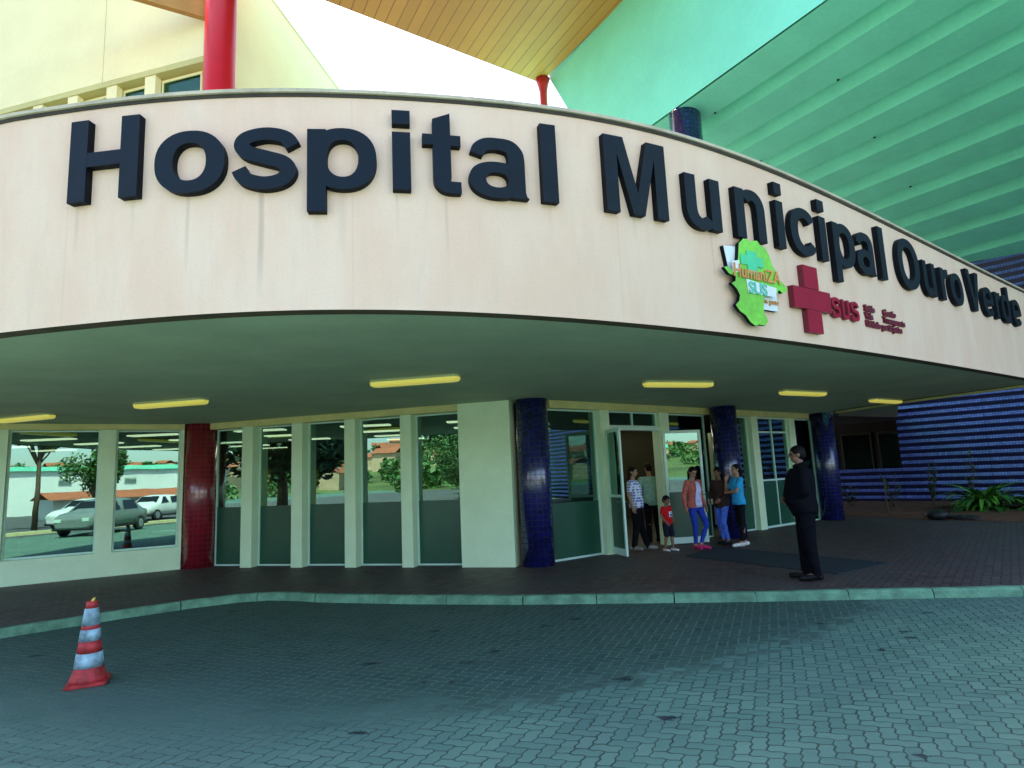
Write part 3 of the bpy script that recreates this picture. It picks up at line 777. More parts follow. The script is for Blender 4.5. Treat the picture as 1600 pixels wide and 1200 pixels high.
M['crossred'] = mat_plain('crimson_enamel', (0.33, 0.005, 0.028), 0.5, 0.1, 3, 0.03, Specular_IOR_Level=.2)
M['crimdark'] = mat_plain('dark_crimson', (0.16, 0.004, 0.02), 0.5, 0.1, 3, 0.03)
# humanisation logo : map shape over a white panel
p0 = fpt(7.2, 3.1); t = empty('map_logo', p0)
tag(t, 'lime green map shaped sign on a white panel with Humaniza SUS lettering', 'sign')
slab_on([(7.17, 3.86), (7.60, 3.90), (7.90, 3.70), (7.98, 3.45), (7.98, 3.26), (7.62, 3.26), (7.60, 3.52), (7.22, 3.60)], .0, .05, [M['whitep'], M['letterside']], t, p0, 'white_panel')
MAP = [(7.36, 3.90), (7.45, 3.965), (7.55, 3.95), (7.66, 3.975), (7.72, 3.93), (7.80, 3.92), (7.86, 3.84), (7.90, 3.74), (7.96, 3.68), (8.0, 3.60), (8.08, 3.56), (8.12, 3.50), (8.03, 3.46), (7.97, 3.49), (7.92, 3.44), (7.86, 3.46), (7.80, 3.42), (7.70, 3.40), (7.67, 3.33), (7.66, 3.22), (7.72, 3.13), (7.66, 3.075), (7.56, 3.08), (7.50, 3.06), (7.43, 3.09), (7.36, 3.16), (7.28, 3.19), (7.22, 3.25), (7.28, 3.30), (7.30, 3.36), (7.26, 3.42), (7.19, 3.47), (7.25, 3.50), (7.26, 3.555), (7.17, 3.56), (7.10, 3.62), (7.14, 3.635), (7.24, 3.60), (7.30, 3.66), (7.33, 3.76)]
slab_on(MAP, .052, .095, [M['lime'], M['letterside']], t, p0, 'map_shape')
slab_on([(7.36, 3.79), (7.46, 3.79), (7.46, 3.84), (7.62, 3.84), (7.62, 3.79), (7.72, 3.79), (7.72, 3.69), (7.62, 3.69), (7.62, 3.60), (7.46, 3.60), (7.46, 3.69), (7.36, 3.69)], .0961, .104, [M['teal'], M['teal']], t, p0, 'green_cross')
slab_on([(7.22, 3.70), (7.33, 3.72), (7.33, 3.60), (7.22, 3.58)], .0961, .101, [M['whitep'], M['whitep']], t, p0, 'white_patch')
slab_on([(7.42, 3.54), (7.92, 3.50), (7.90, 3.40), (7.44, 3.40)], .0961, .101, [M['whitep'], M['whitep']], t, p0, 'white_patch')
text_on('HumaniZA', 7.21, 3.55, .19, .008, .102, M['otext'], t, p0, 0.02, 'lettering', 0.1, 0.92)
text_on('SUS', 7.44, 3.40, .17, .008, .102, M['tealtext'], t, p0, 0.02, 'lettering', 0, 1.1)
text_on('em gente', 7.70, 3.33, .08, .008, .052, M['otext'], t, p0, 0.01, 'lettering')
# red cross
cs, cz = 8.67, 3.47
p0 = fpt(cs, cz); t = empty('red_cross_sign', p0)
tag(t, 'crimson raised medical cross between the map sign and the red SUS letters', 'sign')
for (s0, s1, z0, z1) in ((cs - .15, cs + .15, cz + .125, cz + .385), (cs - .385, cs + .385, cz - .12, cz + .12), (cs - .15, cs + .15, cz - .385, cz - .125)):
    slab_on([(s0, z0), (s1, z0), (s1, z1), (s0, z1)], 0, .07, [M['crossred'], M['crimdark']], t, p0, 'cross_bar')
p0 = fpt(9.1, 3.35); t = empty('health_service_lettering', p0)
tag(t, 'small crimson raised SUS letters with three lines of tiny words right of the cross', 'sign')
ox = 9.10
Gs = {'S': Gl().stroke([(600, 520), (560, 610), (440, 665), (330, 668), (190, 640), (128, 540), (150, 450), (260, 400), (400, 365), (540, 320), (588, 210), (540, 105), (400, 55), (250, 62), (130, 120), (92, 230)], [130, 140, 136, 130, 140, 150, 150, 146, 142, 146, 156, 146, 130, 136, 140, 146]), 'U': Gl().rect(70, 240, 222, 719).rect(500, 240, 652, 719).band(361, 250, 291, 264, 152, 132, 178, 362)}
for k, ch in enumerate('SUS'):
    x0 = ox + k * .235
    g = glyph_mesh(Gs[ch], lambda x, y, d: fpt(x0 + x * .31, 3.325 + y * .33, d) - p0, 0.05)
    g.build('letter', [M['crossred'], M['crimdark']], t, merge=False)
for (tx, s0, z0) in (('Saúde', 9.98, 3.50), ('Gestão', 10.52, 3.50), ('Vida', 9.98, 3.40), ('Transparente', 10.50, 3.40), ('Unidade', 9.98, 3.30), ('participativa', 10.44, 3.30)):
    text_on(tx, s0, z0, .115, .03, .0, M['crimdark'], t, p0, 0.035, 'lettering', 0, 1.05)

# ------------------------------------------------------------------ blue striped building
UB = Vector((0.6957, -0.7183))      # along the wall to the right
NB = Vector((-0.7183, -0.6957))     # outward
WB = Vector((14.21, 23.64))
blue = tag(empty('striped_building', (14.21, 23.64, 0)), 'building with cobalt and light blue striped mosaic walls at the right', 'building')
def ownb(o): o.parent = blue; o.matrix_parent_inverse = Matrix.Translation((-14.21, -23.64, 0)); return o
def stripes(t0, t1, z0, z1, back=0.3, per=0.252, ret=True):
    """wall with projecting sloped courses; coloured mosaic tiles, lighter course / deep course"""
    g = MB(); n = int((t1 - t0) / 2.9) + 1; ts = [t0 + (t1 - t0) * i / n for i in range(n + 1)]
    def P(t, d, z): q = WB + UB * t + NB * d; return (q.x, q.y, z)
    z = z0
    while z < z1 - .02:
        za, zb, zc = z, min(z + per * .56, z1), min(z + per, z1)
        for a, b in zip(ts, ts[1:]):
            b2 = b - .014
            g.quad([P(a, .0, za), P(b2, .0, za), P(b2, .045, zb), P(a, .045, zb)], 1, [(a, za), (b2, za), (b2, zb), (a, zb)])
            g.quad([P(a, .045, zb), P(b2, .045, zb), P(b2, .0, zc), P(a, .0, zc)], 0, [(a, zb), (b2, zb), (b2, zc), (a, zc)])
            g.quad([P(b2, -.02, za), P(b, -.02, za), P(b, -.02, zc), P(b2, -.02, zc)], 1, [(0, 0)] * 4)
        z += per
    # side, back, top
    g.quad([P(t0, 0, z0), P(t0, -back, z0), P(t0, -back, z1), P(t0, 0, z1)], 1, [(0, z0), (back, z0), (back, z1), (0, z1)])
    g.quad([P(t1, 0, z0), P(t1, -back, z0), P(t1, -back, z1), P(t1, 0, z1)], 1, [(0, z0), (back, z0), (back, z1), (0, z1)])
    g.quad([P(t0, -back, z0), P(t1, -back, z0), P(t1, -back, z1), P(t0, -back, z1)], 1, [(t0, z0), (t1, z0), (t1, z1), (t0, z1)])
    g.quad([P(t0, 0, z1), P(t1, 0, z1), P(t1, -back, z1), P(t0, -back, z1)], 1, [(0, 0), (1, 0), (1, 1), (0, 1)])
    return g
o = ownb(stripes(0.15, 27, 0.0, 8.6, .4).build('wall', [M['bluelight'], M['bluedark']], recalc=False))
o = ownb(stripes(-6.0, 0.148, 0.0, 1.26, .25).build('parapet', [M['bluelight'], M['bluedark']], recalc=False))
# recess behind the parapet
def PB(t, d, z): q = WB + UB * t + NB * d; return (q.x, q.y, z)
g = MB(); g.quad([PB(-9, -4, 0), PB(3, -4, 0), PB(3, -4, 4), PB(-9, -4, 4)]); g.quad([PB(.15, -.4, 0), PB(.15, -4, 0), PB(.15, -4, 4), PB(.15, -.4, 4)]); g.quad([PB(-9, 3, 3.4), PB(3, -.4, 3.4), PB(3, -4, 3.4), PB(-9, -4, 3.4)])
ownb(g.build('porch_wall', M['indark'], recalc=False))
for t0 in (-6.2, -4.7, -3.2, -1.7):
    g = MB()
    rz = math.atan2(UB.y, UB.x)
    def bb(a, b, z0, z1, dep=.05):
        q = PB((a + b) / 2, -3.95, (z0 + z1) / 2); g.box(q, (b - a, dep, z1 - z0), rz)
    bb(t0, t0 + .06, .5, 2.8); bb(t0 + 1.2, t0 + 1.26, .5, 2.8); bb(t0 + .06, t0 + 1.2, .5, .56); bb(t0 + .06, t0 + 1.2, 2.74, 2.8)
    wf = ownb(g.build('window', M['inwall']))
    g = MB(); q = PB(t0 + .63, -3.93, 1.65); g.box(q, (1.12, .01, 2.16), rz); g.build('pane', M['glass']).parent = wf
# ceiling strip between canopy and recess
g = MB(); g.prism([(8.97, 17.42), (9.42, 15.27), (13.6, 22.26), (10.56, 20.4)], 3.06, 3.16)
ownb(g.build('porch_ceiling', M['soffit2']))
g = MB(); g.prism([(10.56, 20.42), (13.6, 22.28), (14.6, 23.9), (9.5, 30), (6, 26)], 3.06, 3.2); ownb(g.build('porch_header', M['indark']))

# ------------------------------------------------------------------ green building with ribbed soffit
green = tag(empty('green_building', (3.9, 15.2, 0)), 'tall mint green building block with ribbed overhanging soffit at upper right', 'building')
def owng(o): o.parent = green; o.matrix_parent_inverse = Matrix.Translation((-3.9, -15.2, 0)); return o
nP = Vector((0.13824637, 0.04650434, 0.98930546)); aP = Vector((4.85, 14.57, 10.29))
uG = Vector((.47847, -.87773, -.0256)).normalized(); vG = nP.cross(uG)
p0G = Vector((3.9, 15.2, 10.44)) ; p0G.z = aP.z - ((p0G.x - aP.x) * nP.x + (p0G.y - aP.y) * nP.y) / nP.z
def PG(a, b, h=0.0):
    q = p0G + uG * a + vG * b; return (q.x, q.y, q.z + h)
bs = [0, 1.30, 2.62, 3.93, 5.37, 6.80, 8.27, 9.9, 11.5, 13.4, 15.3, 17.2]
aa = [None, .87, 2.13, 3.42, 4.72, 6.15, 7.65, 9.2, 10.85, 12.7, 14.6, 16.5]
g = MB(); U0, U1 = -9, 14
for i in range(1, len(bs)):
    b0, a1, b1 = bs[i - 1], aa[i], bs[i]; hgt = .62
    g.quad([PG(U0, b0), PG(U1, b0), PG(U1, a1), PG(U0, a1)])
    g.quad([PG(U0, a1), PG(U1, a1), PG(U1, a1 + .012, hgt), PG(U0, a1 + .012, hgt)])
    g.quad([PG(U0, a1 + .012, hgt), PG(U1, a1 + .012, hgt), PG(U1, b1), PG(U0, b1)])
g.quad([PG(U0, 0, .6), PG(U1, 0, .6), PG(U1, 17.2, .6), PG(U0, 17.2, .6)])
g.quad([PG(U1, 0), PG(U1, 17.2), PG(U1, 17.2, .6), PG(U1, 0, .6)])
owng(g.build('ribbed_soffit', M['mintrib'], recalc=False))
g = MB()   # bolts along the rib creases
for i, a1 in enumerate(aa[1:7]):
    for t in ([-.3, 4.2] if i % 2 else [1.4]):
        q = PG(t - i * .4, a1 - .03, -.012); g = MB(); g.box(q, (.045, .045, .03)); owng(g.build('soffit_bolt', M['black']))
# main wall : plane through the soffit edge, chamfered at its far end
ud = Vector((.478, -.878)).normalized(); vd = Vector((.878, .478))
def wallpt(x, y, z, th): return (x + vd.x * th, y + vd.y * th, z)
W_ = []
low0 = PG(U1, 0); 
outl = [(low0[0], low0[1], low0[2]), (3.88, 15.24, 10.43), (2.75, 17.31, 10.9), (2.42, 17.92, 12.37), (2.16, 18.39, 13.0), (1.72, 19.2, 14.59), (1.4, 19.79, 17.5), (low0[0], low0[1], 17.5)]
g = MB(); F = [wallpt(*q, -.02) for q in outl]; B = [wallpt(*q, 12.0) for q in outl]
g.quad(F); g.quad(list(reversed(B)))
for i in range(2, len(outl)):
    j = (i + 1) % len(outl); g.quad([F[i], F[j], B[j], B[i]])
owng(g.build('wall', M['mint'], recalc=False))

# ------------------------------------------------------------------ orange roof
orr = tag(empty('roof_canopy', (1.40, 19.2, 0)), 'orange boarded roof overhang on a thin red post between cream and green buildings', 'roof')
def owno(o): o.parent = orr; o.matrix_parent_inverse = Matrix.Translation((-1.40, -19.2, 0)); return o
ZO = 14.57
c0 = Vector((1.40, 19.36)); le = (Vector((-4.65, 15.29)) - c0).normalized(); re = Vector((.5235, -.852))
P1 = c0 + le * 9.4; P2 = P1 + re * 6.5; P3 = c0 + re * 8.5
g = MB(); g.prism([tuple(c0), tuple(P1), tuple(P2), tuple(P3)], ZO, ZO + .35)
o = owno(g.build('boarded_slab', M['orange']))
g = MB(); g.revolve([(.24, ZO - .02), (.17, ZO - .25), (.125, ZO - .5), (.125, 4.28)], (1.46, 19.15), 20, uv=False); owno(g.build('post', M['redpaint']))
# ------------------------------------------------------------------ cream building, upper left
cre = tag(empty('cream_building', (-6.9, 13.6, 0)), 'cream upper storey building with a ribbon of windows at upper left', 'building')
def ownc(o): o.parent = cre; o.matrix_parent_inverse = Matrix.Translation((6.9, -13.6, 0)); return o
LC = Line((-20.0, 16.99), (-6.86, 13.33)); LR = Line((-6.86, 13.33), (-5.68, 20.5))
LCl = (LC.B - LC.A).length; ZW = 11.6; ZR = 15.35
g = MB(); LC.box(g, 0, LCl, 0, .30, ZW, ZR)
ownc(g.build('wall', M['wall2']))
LR.n = Vector((-LR.u.y, LR.u.x))
g = MB(); LR.box(g, .302, 7.3, 0, .3, ZW, ZR)
ownc(g.build('wall', M['wall2']))
g = MB(); LC.box(g, 0, LCl, .003, .27, ZW - .14, ZW - .002); ownc(g.build('lintel', M['wall2b']))
g = MB(); LR.box(g, .76, 7.3, .003, .4, ZW - .14, ZW - .002); ownc(g.build('lintel', M['wall2b']))
for t in [LCl - x for x in (.40, 1.55, 2.72, 3.95, 5.1, 6.25, 7.4)]:
    if t > LCl - .5: continue
    g = MB(); LC.box(g, t - .16, t + .16, .02, .20, 8.6, ZW - .142); o = ownc(g.build('mullion', M['wall2'])); bevel(o, .01, 1)
g = MB(); LR.box(g, 2.0, 2.3, .02, .34, 8.6, ZW - .142); ownc(g.build('mullion', M['wall2']))
g = MB(); LC.box(g, 0, LCl, .28, .38, 4.3, ZW - .142); o = ownc(g.build('inner_wall', M['pinkwall']))
g = MB(); LR.box(g, .76, 7.3, .5, .6, 4.3, ZW - .142); o = ownc(g.build('inner_wall', M['pinkwall']))
ts = [LCl - x for x in (7.4, 6.25, 5.1, 3.95, 2.72, 1.55)] + [LCl - .05]
for a, b in zip(ts, ts[1:]):
    f = MB()
    for bx in ((a + .17, a + .21, .21, .24, 9.3, ZW - .2), (b - .21, b - .17, .21, .24, 9.3, ZW - .2), (a + .21, b - .21, .21, .24, 9.3, 9.36), (a + .21, b - .21, .21, .24, ZW - .26, ZW - .2)): LC.box(f, *bx)
    fo = ownc(f.build('window', M['wall2']))
    pg = MB(); LC.box(pg, a + .2, b - .2, .22, .225, 9.35, ZW - .25); pg.build('pane', M['glass2']).parent = fo
f = MB(); LR.box(f, .9, 1.96, .45, .48, 9.3, ZW - .2); fo = ownc(f.build('window', M['wall2'])); 
pg = MB(); LR.box(pg, .95, 1.92, .43, .44, 9.35, ZW - .25); pg.build('pane', M['glass2']).parent = fo
g = MB(); g.prism([LC.p(0, 0, 0)[:2], LC.p(LCl, 0, 0)[:2], LR.p(7.3, 0, 0)[:2], (-20, 24)], ZR + .002, ZR + .12); ownc(g.build('roof', M['wall2b']))
# orange eave beam meeting the column
A_ = Vector((-6.75, 13.12)); dB_ = (Vector((-7.6, 12.63)) - A_).normalized(); LBm = Line(A_ + dB_ * 5, A_)
g = MB(); LBm.box(g, 0, 5.1, 0.0, .14, 12.42, 12.9); ownc(g.build('eave_beam', M['orangeedge']))
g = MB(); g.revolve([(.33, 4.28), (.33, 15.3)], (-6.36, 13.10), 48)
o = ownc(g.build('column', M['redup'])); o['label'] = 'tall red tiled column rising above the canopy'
# wall joints
g = MB(); LC.box(g, LCl - 3.0, LCl - 2.985, -.004, 0.01, ZW, ZR); ownc(g.build('wall_joint', M['wall2b']))

# ------------------------------------------------------------------ traffic cone
t = empty('traffic_cone', (-3.99, 6.04, GZ + .004), .45)
tag(t, 'red and white striped traffic cone standing on the road at the left', 'traffic cone')
def cone_r(z): return .048 + (.70 - z) / .70 * .088 if z > .13 else .1197 + (.13 - z) / .13 * .045
zs = [(.0, .125, 'conered', 'flared_skirt'), (.125, .255, 'conewhite', 'reflective_band'), (.255, .36, 'conered', 'red_band'), (.36, .465, 'conewhite', 'reflective_band'), (.465, .50, 'conered', 'red_band'), (.50, .655, 'conewhite', 'reflective_band'), (.655, .715, 'conered', 'cap')]
for z0, z1, m_, nm in zs:
    g = MB(); k = 4 if z0 == 0 else 1
    g.revolve([(cone_r(.028 + z0 * .97 + (z1 - z0) * .97 * i / k) + (.003 if 'band' in nm and 'white' in m_ else 0), .028 + z0 * .97 + (z1 - z0) * .97 * i / k) for i in range(k + 1)], (0, 0), 28, uv=False)
    g.build(nm, M[m_], t)
g = MB(); g.box((0, 0, .014), (.33, .33, .028)); o = g.build('base_plate', M['conered'], t); bevel(o, .008)
g = MB(); g.tube([(0, 0, .715), (.01, 0, .735), (.022, 0, .752)], [.012, .014, .006], 8); g.build('tip', M['yellow'], t)

# ------------------------------------------------------------------ mat
g = MB(); g.prism([(3.05, 11.85), (3.95, 13.05), (5.75, 10.1), (4.55, 9.3)], -.003, .010)
tag(g.build('door_mat', M['mat']), 'dark rubber floor mat on the paving between the door and the man', 'mat')

# ------------------------------------------------------------------ planting bed
bed_front = [(9.1, 18.9), (9.8, 18.7), (10.3, 17.5), (10.65, 16.75), (11.2, 16.0), (11.95, 15.25), (14, 13.2), (19, 9)]
g = MB(); nx = 60; rows = []
rn = random.Random(5)
for i in range(nx + 1):
    t_ = i / nx * (len(bed_front) - 1); k = min(int(t_), len(bed_front) - 2); f = t_ - k
    a = Vector(bed_front[k]).lerp(Vector(bed_front[k + 1]), f)
    tb = -5.2 + 19 * i / nx; bq = WB + UB * tb + NB * .05
    row = []
    for j in range(13):
        q = a.lerp(bq, j / 12); h = .0 if j == 0 else .05 + .05 * math.sin(j / 12 * PI) + rn.uniform(-.015, .02)
        row.append((q.x + rn.uniform(-.02, .02), q.y + rn.uniform(-.02, .02), h + .001))
    rows.append(row)
g.grid(rows); tag(g.build('planting_bed', M['soil']), kind='structure')

def blade_plant(name, loc, n, ln, wd, up, mats, label, seed, droop=.5, cat='plant', fold=True):
    rn = random.Random(seed); t = empty(name, loc); g = MB()
    for i in range(n):
        a = rn.uniform(0, 2 * PI); el = rn.uniform(*up); L_ = ln * rn.uniform(.65, 1.1); w_ = wd * rn.uniform(.7, 1.15); rows = []
        d = Vector((math.cos(a), math.sin(a), 0)); sd_ = Vector((-d.y, d.x, 0)); p = d * rn.uniform(0, .05); ang = el; st = L_ / 7; mi = 0 if rn.random() < .6 else 1
        for k in range(8):
            f = k / 7; ww = w_ * math.sin(PI * (0.12 + .88 * f)) ** .7 if f < 1 else .002; ww = max(ww, .002)
            rows.append([p - sd_ * ww, p - Vector((0, 0, .25 * ww)), p + sd_ * ww])
            p = p + (d * math.cos(ang) + Vector((0, 0, 1)) * math.sin(ang)) * st; ang -= droop * rn.uniform(.5, 1.3) * .28
        g.grid(rows, mi)
    g.build('leaves', mats, t, recalc=False)
    tag(t, label, cat); return t
def stem_shrub(loc, h, nst, nl, label, seed, mats, lw=.05, name='shrub', spread=.35):
    rn = random.Random(seed); t = empty(name, loc); s_ = MB(); lf = MB()
    for i in range(nst):
        a = rn.uniform(0, 2 * PI); tip = Vector((math.cos(a) * spread * rn.uniform(.3, 1), math.sin(a) * spread * rn.uniform(.3, 1), h * rn.uniform(.7, 1)))
        pts = [Vector((0, 0, 0)).lerp(tip, k / 5) + Vector((rn.uniform(-.03, .03), rn.uniform(-.03, .03), 0)) * (k > 0) for k in range(6)]
        s_.tube(pts, [.012 - .0016 * k for k in range(6)], 6)
        for q in range(nl):
            f = rn.uniform(.25, 1); k = min(int(f * 5), 4); p = pts[k].lerp(pts[k + 1], f * 5 - k)
            d = Vector((rn.uniform(-1, 1), rn.uniform(-1, 1), rn.uniform(-.2, .8))).normalized(); e = d.cross(Vector((0, 0, 1))).normalized() * lw * rn.uniform(.4, .8); L_ = lw * rn.uniform(2, 3.5)
            lf.quad([p, p + d * L_ * .5 + e, p + d * L_, p + d * L_ * .5 - e], 0 if rn.random() < .7 else 1)
    s_.build('stem', M['bark'], t); lf.build('leaves', mats, t, recalc=False, merge=False); tag(t, label, 'plant'); return t
blade_plant('strap_leaf_plant', (13.2, 18.1, .06), 120, 1.45, .07, (.35, 1.35), [M['leafb'], M['leaf']], 'bright green strap leaved plant in the soil bed before the striped wall', 11, .9)
blade_plant('strap_leaf_plant', (14.1, 17.3, .06), 110, 1.35, .06, (.1, 1.0), [M['leaf'], M['leafd']], 'darker drooping strap leaved plant at the right edge of the photo', 12, 1.1)
blade_plant('strap_leaf_plant', (12.6, 17.9, .05), 60, .8, .045, (.1, .9), [M['leaf'], M['leafd']], 'low small leafy clump in front of the bright strap leaved plant', 15, 1.1)
stem_shrub((12.9, 19.9, .06), 1.5, 6, 26, 'thin dark leafy shrub left of the bright strap leaved plant', 21, [M['leafd'], M['leaf']])
stem_shrub((13.5, 19.0, .06), 1.75, 4, 14, 'tall sparse dark stem with few leaves behind the bright plant', 22, [M['leafd'], M['leaf']], .06)
stem_shrub((11.9, 20.3, .06), 1.15, 5, 22, 'low dark shrub halfway along the striped parapet', 23, [M['leafd'], M['leaf']])
stem_shrub((14.8, 17.6, .06), 1.6, 5, 22, 'dark upright shrub at the far right of the bed', 24, [M['leafd'], M['leaf']], .06)
stem_shrub((11.1, 21.2, .06), .8, 6, 26, 'lowest dark shrub near the farthest blue column', 25, [M['leafd'], M['leaf']], .05)
g = MB(); g.tube([(10.71, 18.54, 0.0), (10.69, 18.55, .55), (10.72, 18.56, 1.05)], [.022, .02, .018], 8)
tag(g.build('garden_stake', M['bark']), 'thin bare wooden stake in the soil bed beside the farthest column', 'stake')
# black bag on the edge of the bed
t = empty('black_bag', (10.85, 16.62, .0), math.atan2(-.75, .8))
def lump(c, r, seed, n=5):
    rn = random.Random(seed); g = MB(); g.ell(c, r, 20, 12)
    ph = [rn.uniform(0, 6.28) for _ in range(6)]
    g.v = [(x + .012 * math.sin(x * 38 + ph[0] + z * 20), y + .012 * math.sin(y * 33 + ph[1] + x * 25), max(.002, z + .012 * math.sin(x * 42 + ph[2]) + .008 * math.sin(y * 50 + ph[3]))) for x, y, z in g.v]
    return g
lump((0, 0, .12), (.26, .19, .15), 1).build('bag_body', M['black'], t)
lump((.56, .02, .05), (.36, .13, .075), 2).build('bag_strap', M['black'], t)
tag(t, 'black lumpy bag lying on the paving at the edge of the soil bed', 'bag')

# ------------------------------------------------------------------ things behind the camera (they show in the glass)
def tree(name, loc, h, cr, label, seed, mats, group=None, trunk=.14, n=6000, leaf=.10, flat=1.0):
    rn = random.Random(seed); t = empty(name, loc); g = MB()
    th = h - cr * 1.3
    g.tube([(0, 0, -.05), (.05, .03, th * .5), (0, .05, th), (0, 0, th + cr * .6)], [trunk, trunk * .8, trunk * .6, trunk * .25], 9)
    blobs = []
    for k in range(9):
        a = rn.uniform(0, 6.28); rr = cr * rn.uniform(.25, .75); z = th + cr * rn.uniform(.1, 1.3) * flat; blobs.append((Vector((math.cos(a) * rr, math.sin(a) * rr, z)), cr * rn.uniform(.3, .5)))
        g.tube([(0, 0, th * .8), blobs[-1][0] * .5 + Vector((0, 0, th * .4)), blobs[-1][0]], [trunk * .4, trunk * .28, .02], 6)
    g.build('trunk', M['bark'], t)
    f = MB()
    for i in range(n):
        c, r = blobs[rn.randrange(9)]; d = Vector((rn.gauss(0, 1), rn.gauss(0, 1), rn.gauss(0, .8))).normalized() * r * rn.random() ** .4
        p = c + d; a = Vector((rn.uniform(-1, 1), rn.uniform(-1, 1), rn.uniform(-1, 1))).normalized() * leaf; b = a.cross(Vector((rn.uniform(-1, 1), rn.uniform(-1, 1), 1))).normalized() * leaf * .6
        f.quad([p - a, p + b, p + a, p - b], rn.randrange(2))
    f.build('crown', mats, t, recalc=False, merge=False); tag(t, label, 'tree', group); return t
def car(loc, rz, paint, label, group=None):
    t = empty('parked_car', loc, rz)
    # side profile stations along x: (x, half width, z bottom, z belt, z roof)
    st = [(-2.15, .62, .42, .62, .62), (-2.05, .78, .30, .88, .90), (-1.55, .86, .24, .98, 1.03), (-1.25, .87, .24, .98, 1.30), (-.75, .87, .24, .96, 1.46), (.1, .87, .24, .94, 1.49), (.65, .87, .24, .93, 1.42), (1.2, .86, .24, .92, 1.02), (1.75, .82, .26, .90, .95), (2.08, .76, .30, .78, .82), (2.16, .66, .38, .66, .68)]
    rows = []
    for x, hw, zb, zm, zr in st:
        tw = hw * (.74 if zr - zm > .2 else .92)
        rows.append([(x, -hw * .92, zb), (x, -hw, (zb + zm) / 2), (x, -hw * .97, zm), (x, -tw, zr - .03), (x, -tw * .6, zr), (x, tw * .6, zr), (x, tw, zr - .03), (x, hw * .97, zm), (x, hw, (zb + zm) / 2), (x, hw * .92, zb)])
    g = MB(); g.grid(rows, close=True); g.quad(rows[0]); g.quad(list(reversed(rows[-1]))); o = g.build('body', paint, t)
    g = MB()
    for sy in (-1, 1):
        for a, b in ((3, 5), (5, 7)):
            x0, x1 = st[a][0] + .12, st[b][0] - .14
            g.quad([(x0, sy * .862, 1.0), (x1 if b < 7 else 1.0, sy * .862, .99), (x1 - .1 if b < 7 else .62, sy * .70, 1.36), (x0 + .12, sy * .70, 1.38)])
    g.quad([(1.16, -.66, 1.04), (1.16, .66, 1.04), (.74, .55, 1.40), (.74, -.55, 1.40)]); g.quad([(-1.60, -.62, 1.06), (-1.60, .62, 1.06), (-1.20, .54, 1.36), (-1.20, -.54, 1.36)])
    M.setdefault('carglass', mat_plain('car_window', (0.012, 0.016, 0.018), 0.08, 0.05, 3, 0.0))
    g.build('window', M['carglass'], t, merge=False)
    g = MB()
    for sy in (-1, 1): g.box((2.10, sy * .56, .68), (.14, .26, .13))
    g.build('headlight', M['whitemetal'], t, merge=False)
    g = MB(); g.box((0, 0, .30), (4.18, 1.70, .12)); o = g.build('sill', M['black'], t); bevel(o, .03)
    for sx in (-1.32, 1.36):
        for sy in (-1, 1):
            g = MB(); g.tube([(sx, sy * .70, .31), (sx, sy * .90, .31)], .31, 20); wv = g.build('wheel', M['black'], t)
            g = MB(); g.tube([(sx, sy * .89, .31), (sx, sy * .915, .31)], .19, 14); g.build('rim', M['kmetal'], wv)
    tag(t, label, 'car', group); return t
M['kmetal'] = mat_plain('alloy', (0.5, 0.5, 0.5), 0.3, 0.05, 3, 0.0, Metallic=.8)
PW = mat_plain('white_car_paint', (0.75, 0.77, 0.74), 0.2, 0.02, 2, 0.0); PG_ = mat_plain('grey_car_paint', (0.20, 0.24, 0.23), 0.2, 0.05, 2, 0.0); PT = mat_plain('teal_car_paint', (0.01, 0.05, 0.055), 0.15, 0.05, 2, 0.0)
cg = 'cars parked across the road'
GL = GZ + .01
car((3.2, -10.0, GL), 2.75, PW, 'white car parked across the road, seen in the left window', cg)
car((8.2, -12.4, GL), 2.70, PW, 'second white car farther along the kerb', cg)
car((0.5, -3.8, GL), 2.6, PG_, 'dark grey car close to the camera side', cg)
car((-9.5, -9.0, GL), .6, PW, 'white car near the street lamp', cg)
car((-14.0, -6.8, GL), .6, PT, 'dark teal car parked beyond the lamp', cg)
car((-4.0, -13, GL), 2.8, PG_, 'grey car in the middle of the parking lot', cg)
g = MB()
for (a, b) in (((-22, -2.8), (-3, -7.6)), ((-3, -7.6), (14, -7.6))):
    a, b = Vector(a), Vector(b); d = b - a; m_ = (a + b) / 2; g.box((m_.x, m_.y, GZ + .07), (d.length, .5, .14), math.atan2(d.y, d.x))
tag(g.build('parking_kerb', M['sand']), kind='structure')
bw = tag(empty('white_hall', (14, -46, GZ)), 'long white industrial hall across the parking lot', 'building')
g = MB(); g.box((0, 0, 2.0), (34, 10, 4.0), .25); g.build('wall', M['white'], bw)
g = MB(); g.box((0, 0, 4.2), (34.6, 10.6, .4), .25); g.build('roof', M['mint'], bw)
for k in range(5):
    g = MB(); x = -13 + k * 5.5; ca, sa = math.cos(.25), math.sin(.25); g.box((x * ca - 5.05 * sa, x * sa + 5.05 * ca, 3.0), (1.0, .12, .6), .25); g.build('window', M['glass2'], bw)
aw = tag(empty('low_shed', (13, -26, GZ)), 'low shed with an orange tiled roof behind the cars', 'building')
g = MB(); g.box((0, 0, .7), (9, 4, 1.4), .2); g.build('wall', M['white'], aw)
g = MB(); g.grid([[(-4.9, -2.6, 1.35), (-4.9, 0, 1.95), (-4.9, 2.6, 1.35)], [(4.9, -2.6, 1.35), (4.9, 0, 1.95), (4.9, 2.6, 1.35)]], smooth=False); o = g.build('roof', M['terr'], aw); o.rotation_euler[2] = .2
lg = [M['leaf'], M['leafo']]; ld = [M['leafd'], M['leaf']]
tree('street_tree', (5.5, -14.5, GL), 4.6, 1.9, 'round green tree behind the first white car', 31, lg, 'trees round the parking lot')
tree('street_tree', (16.5, -20, GL), 3.6, 1.6, 'small round green tree before the low shed', 32, lg, 'trees round the parking lot')
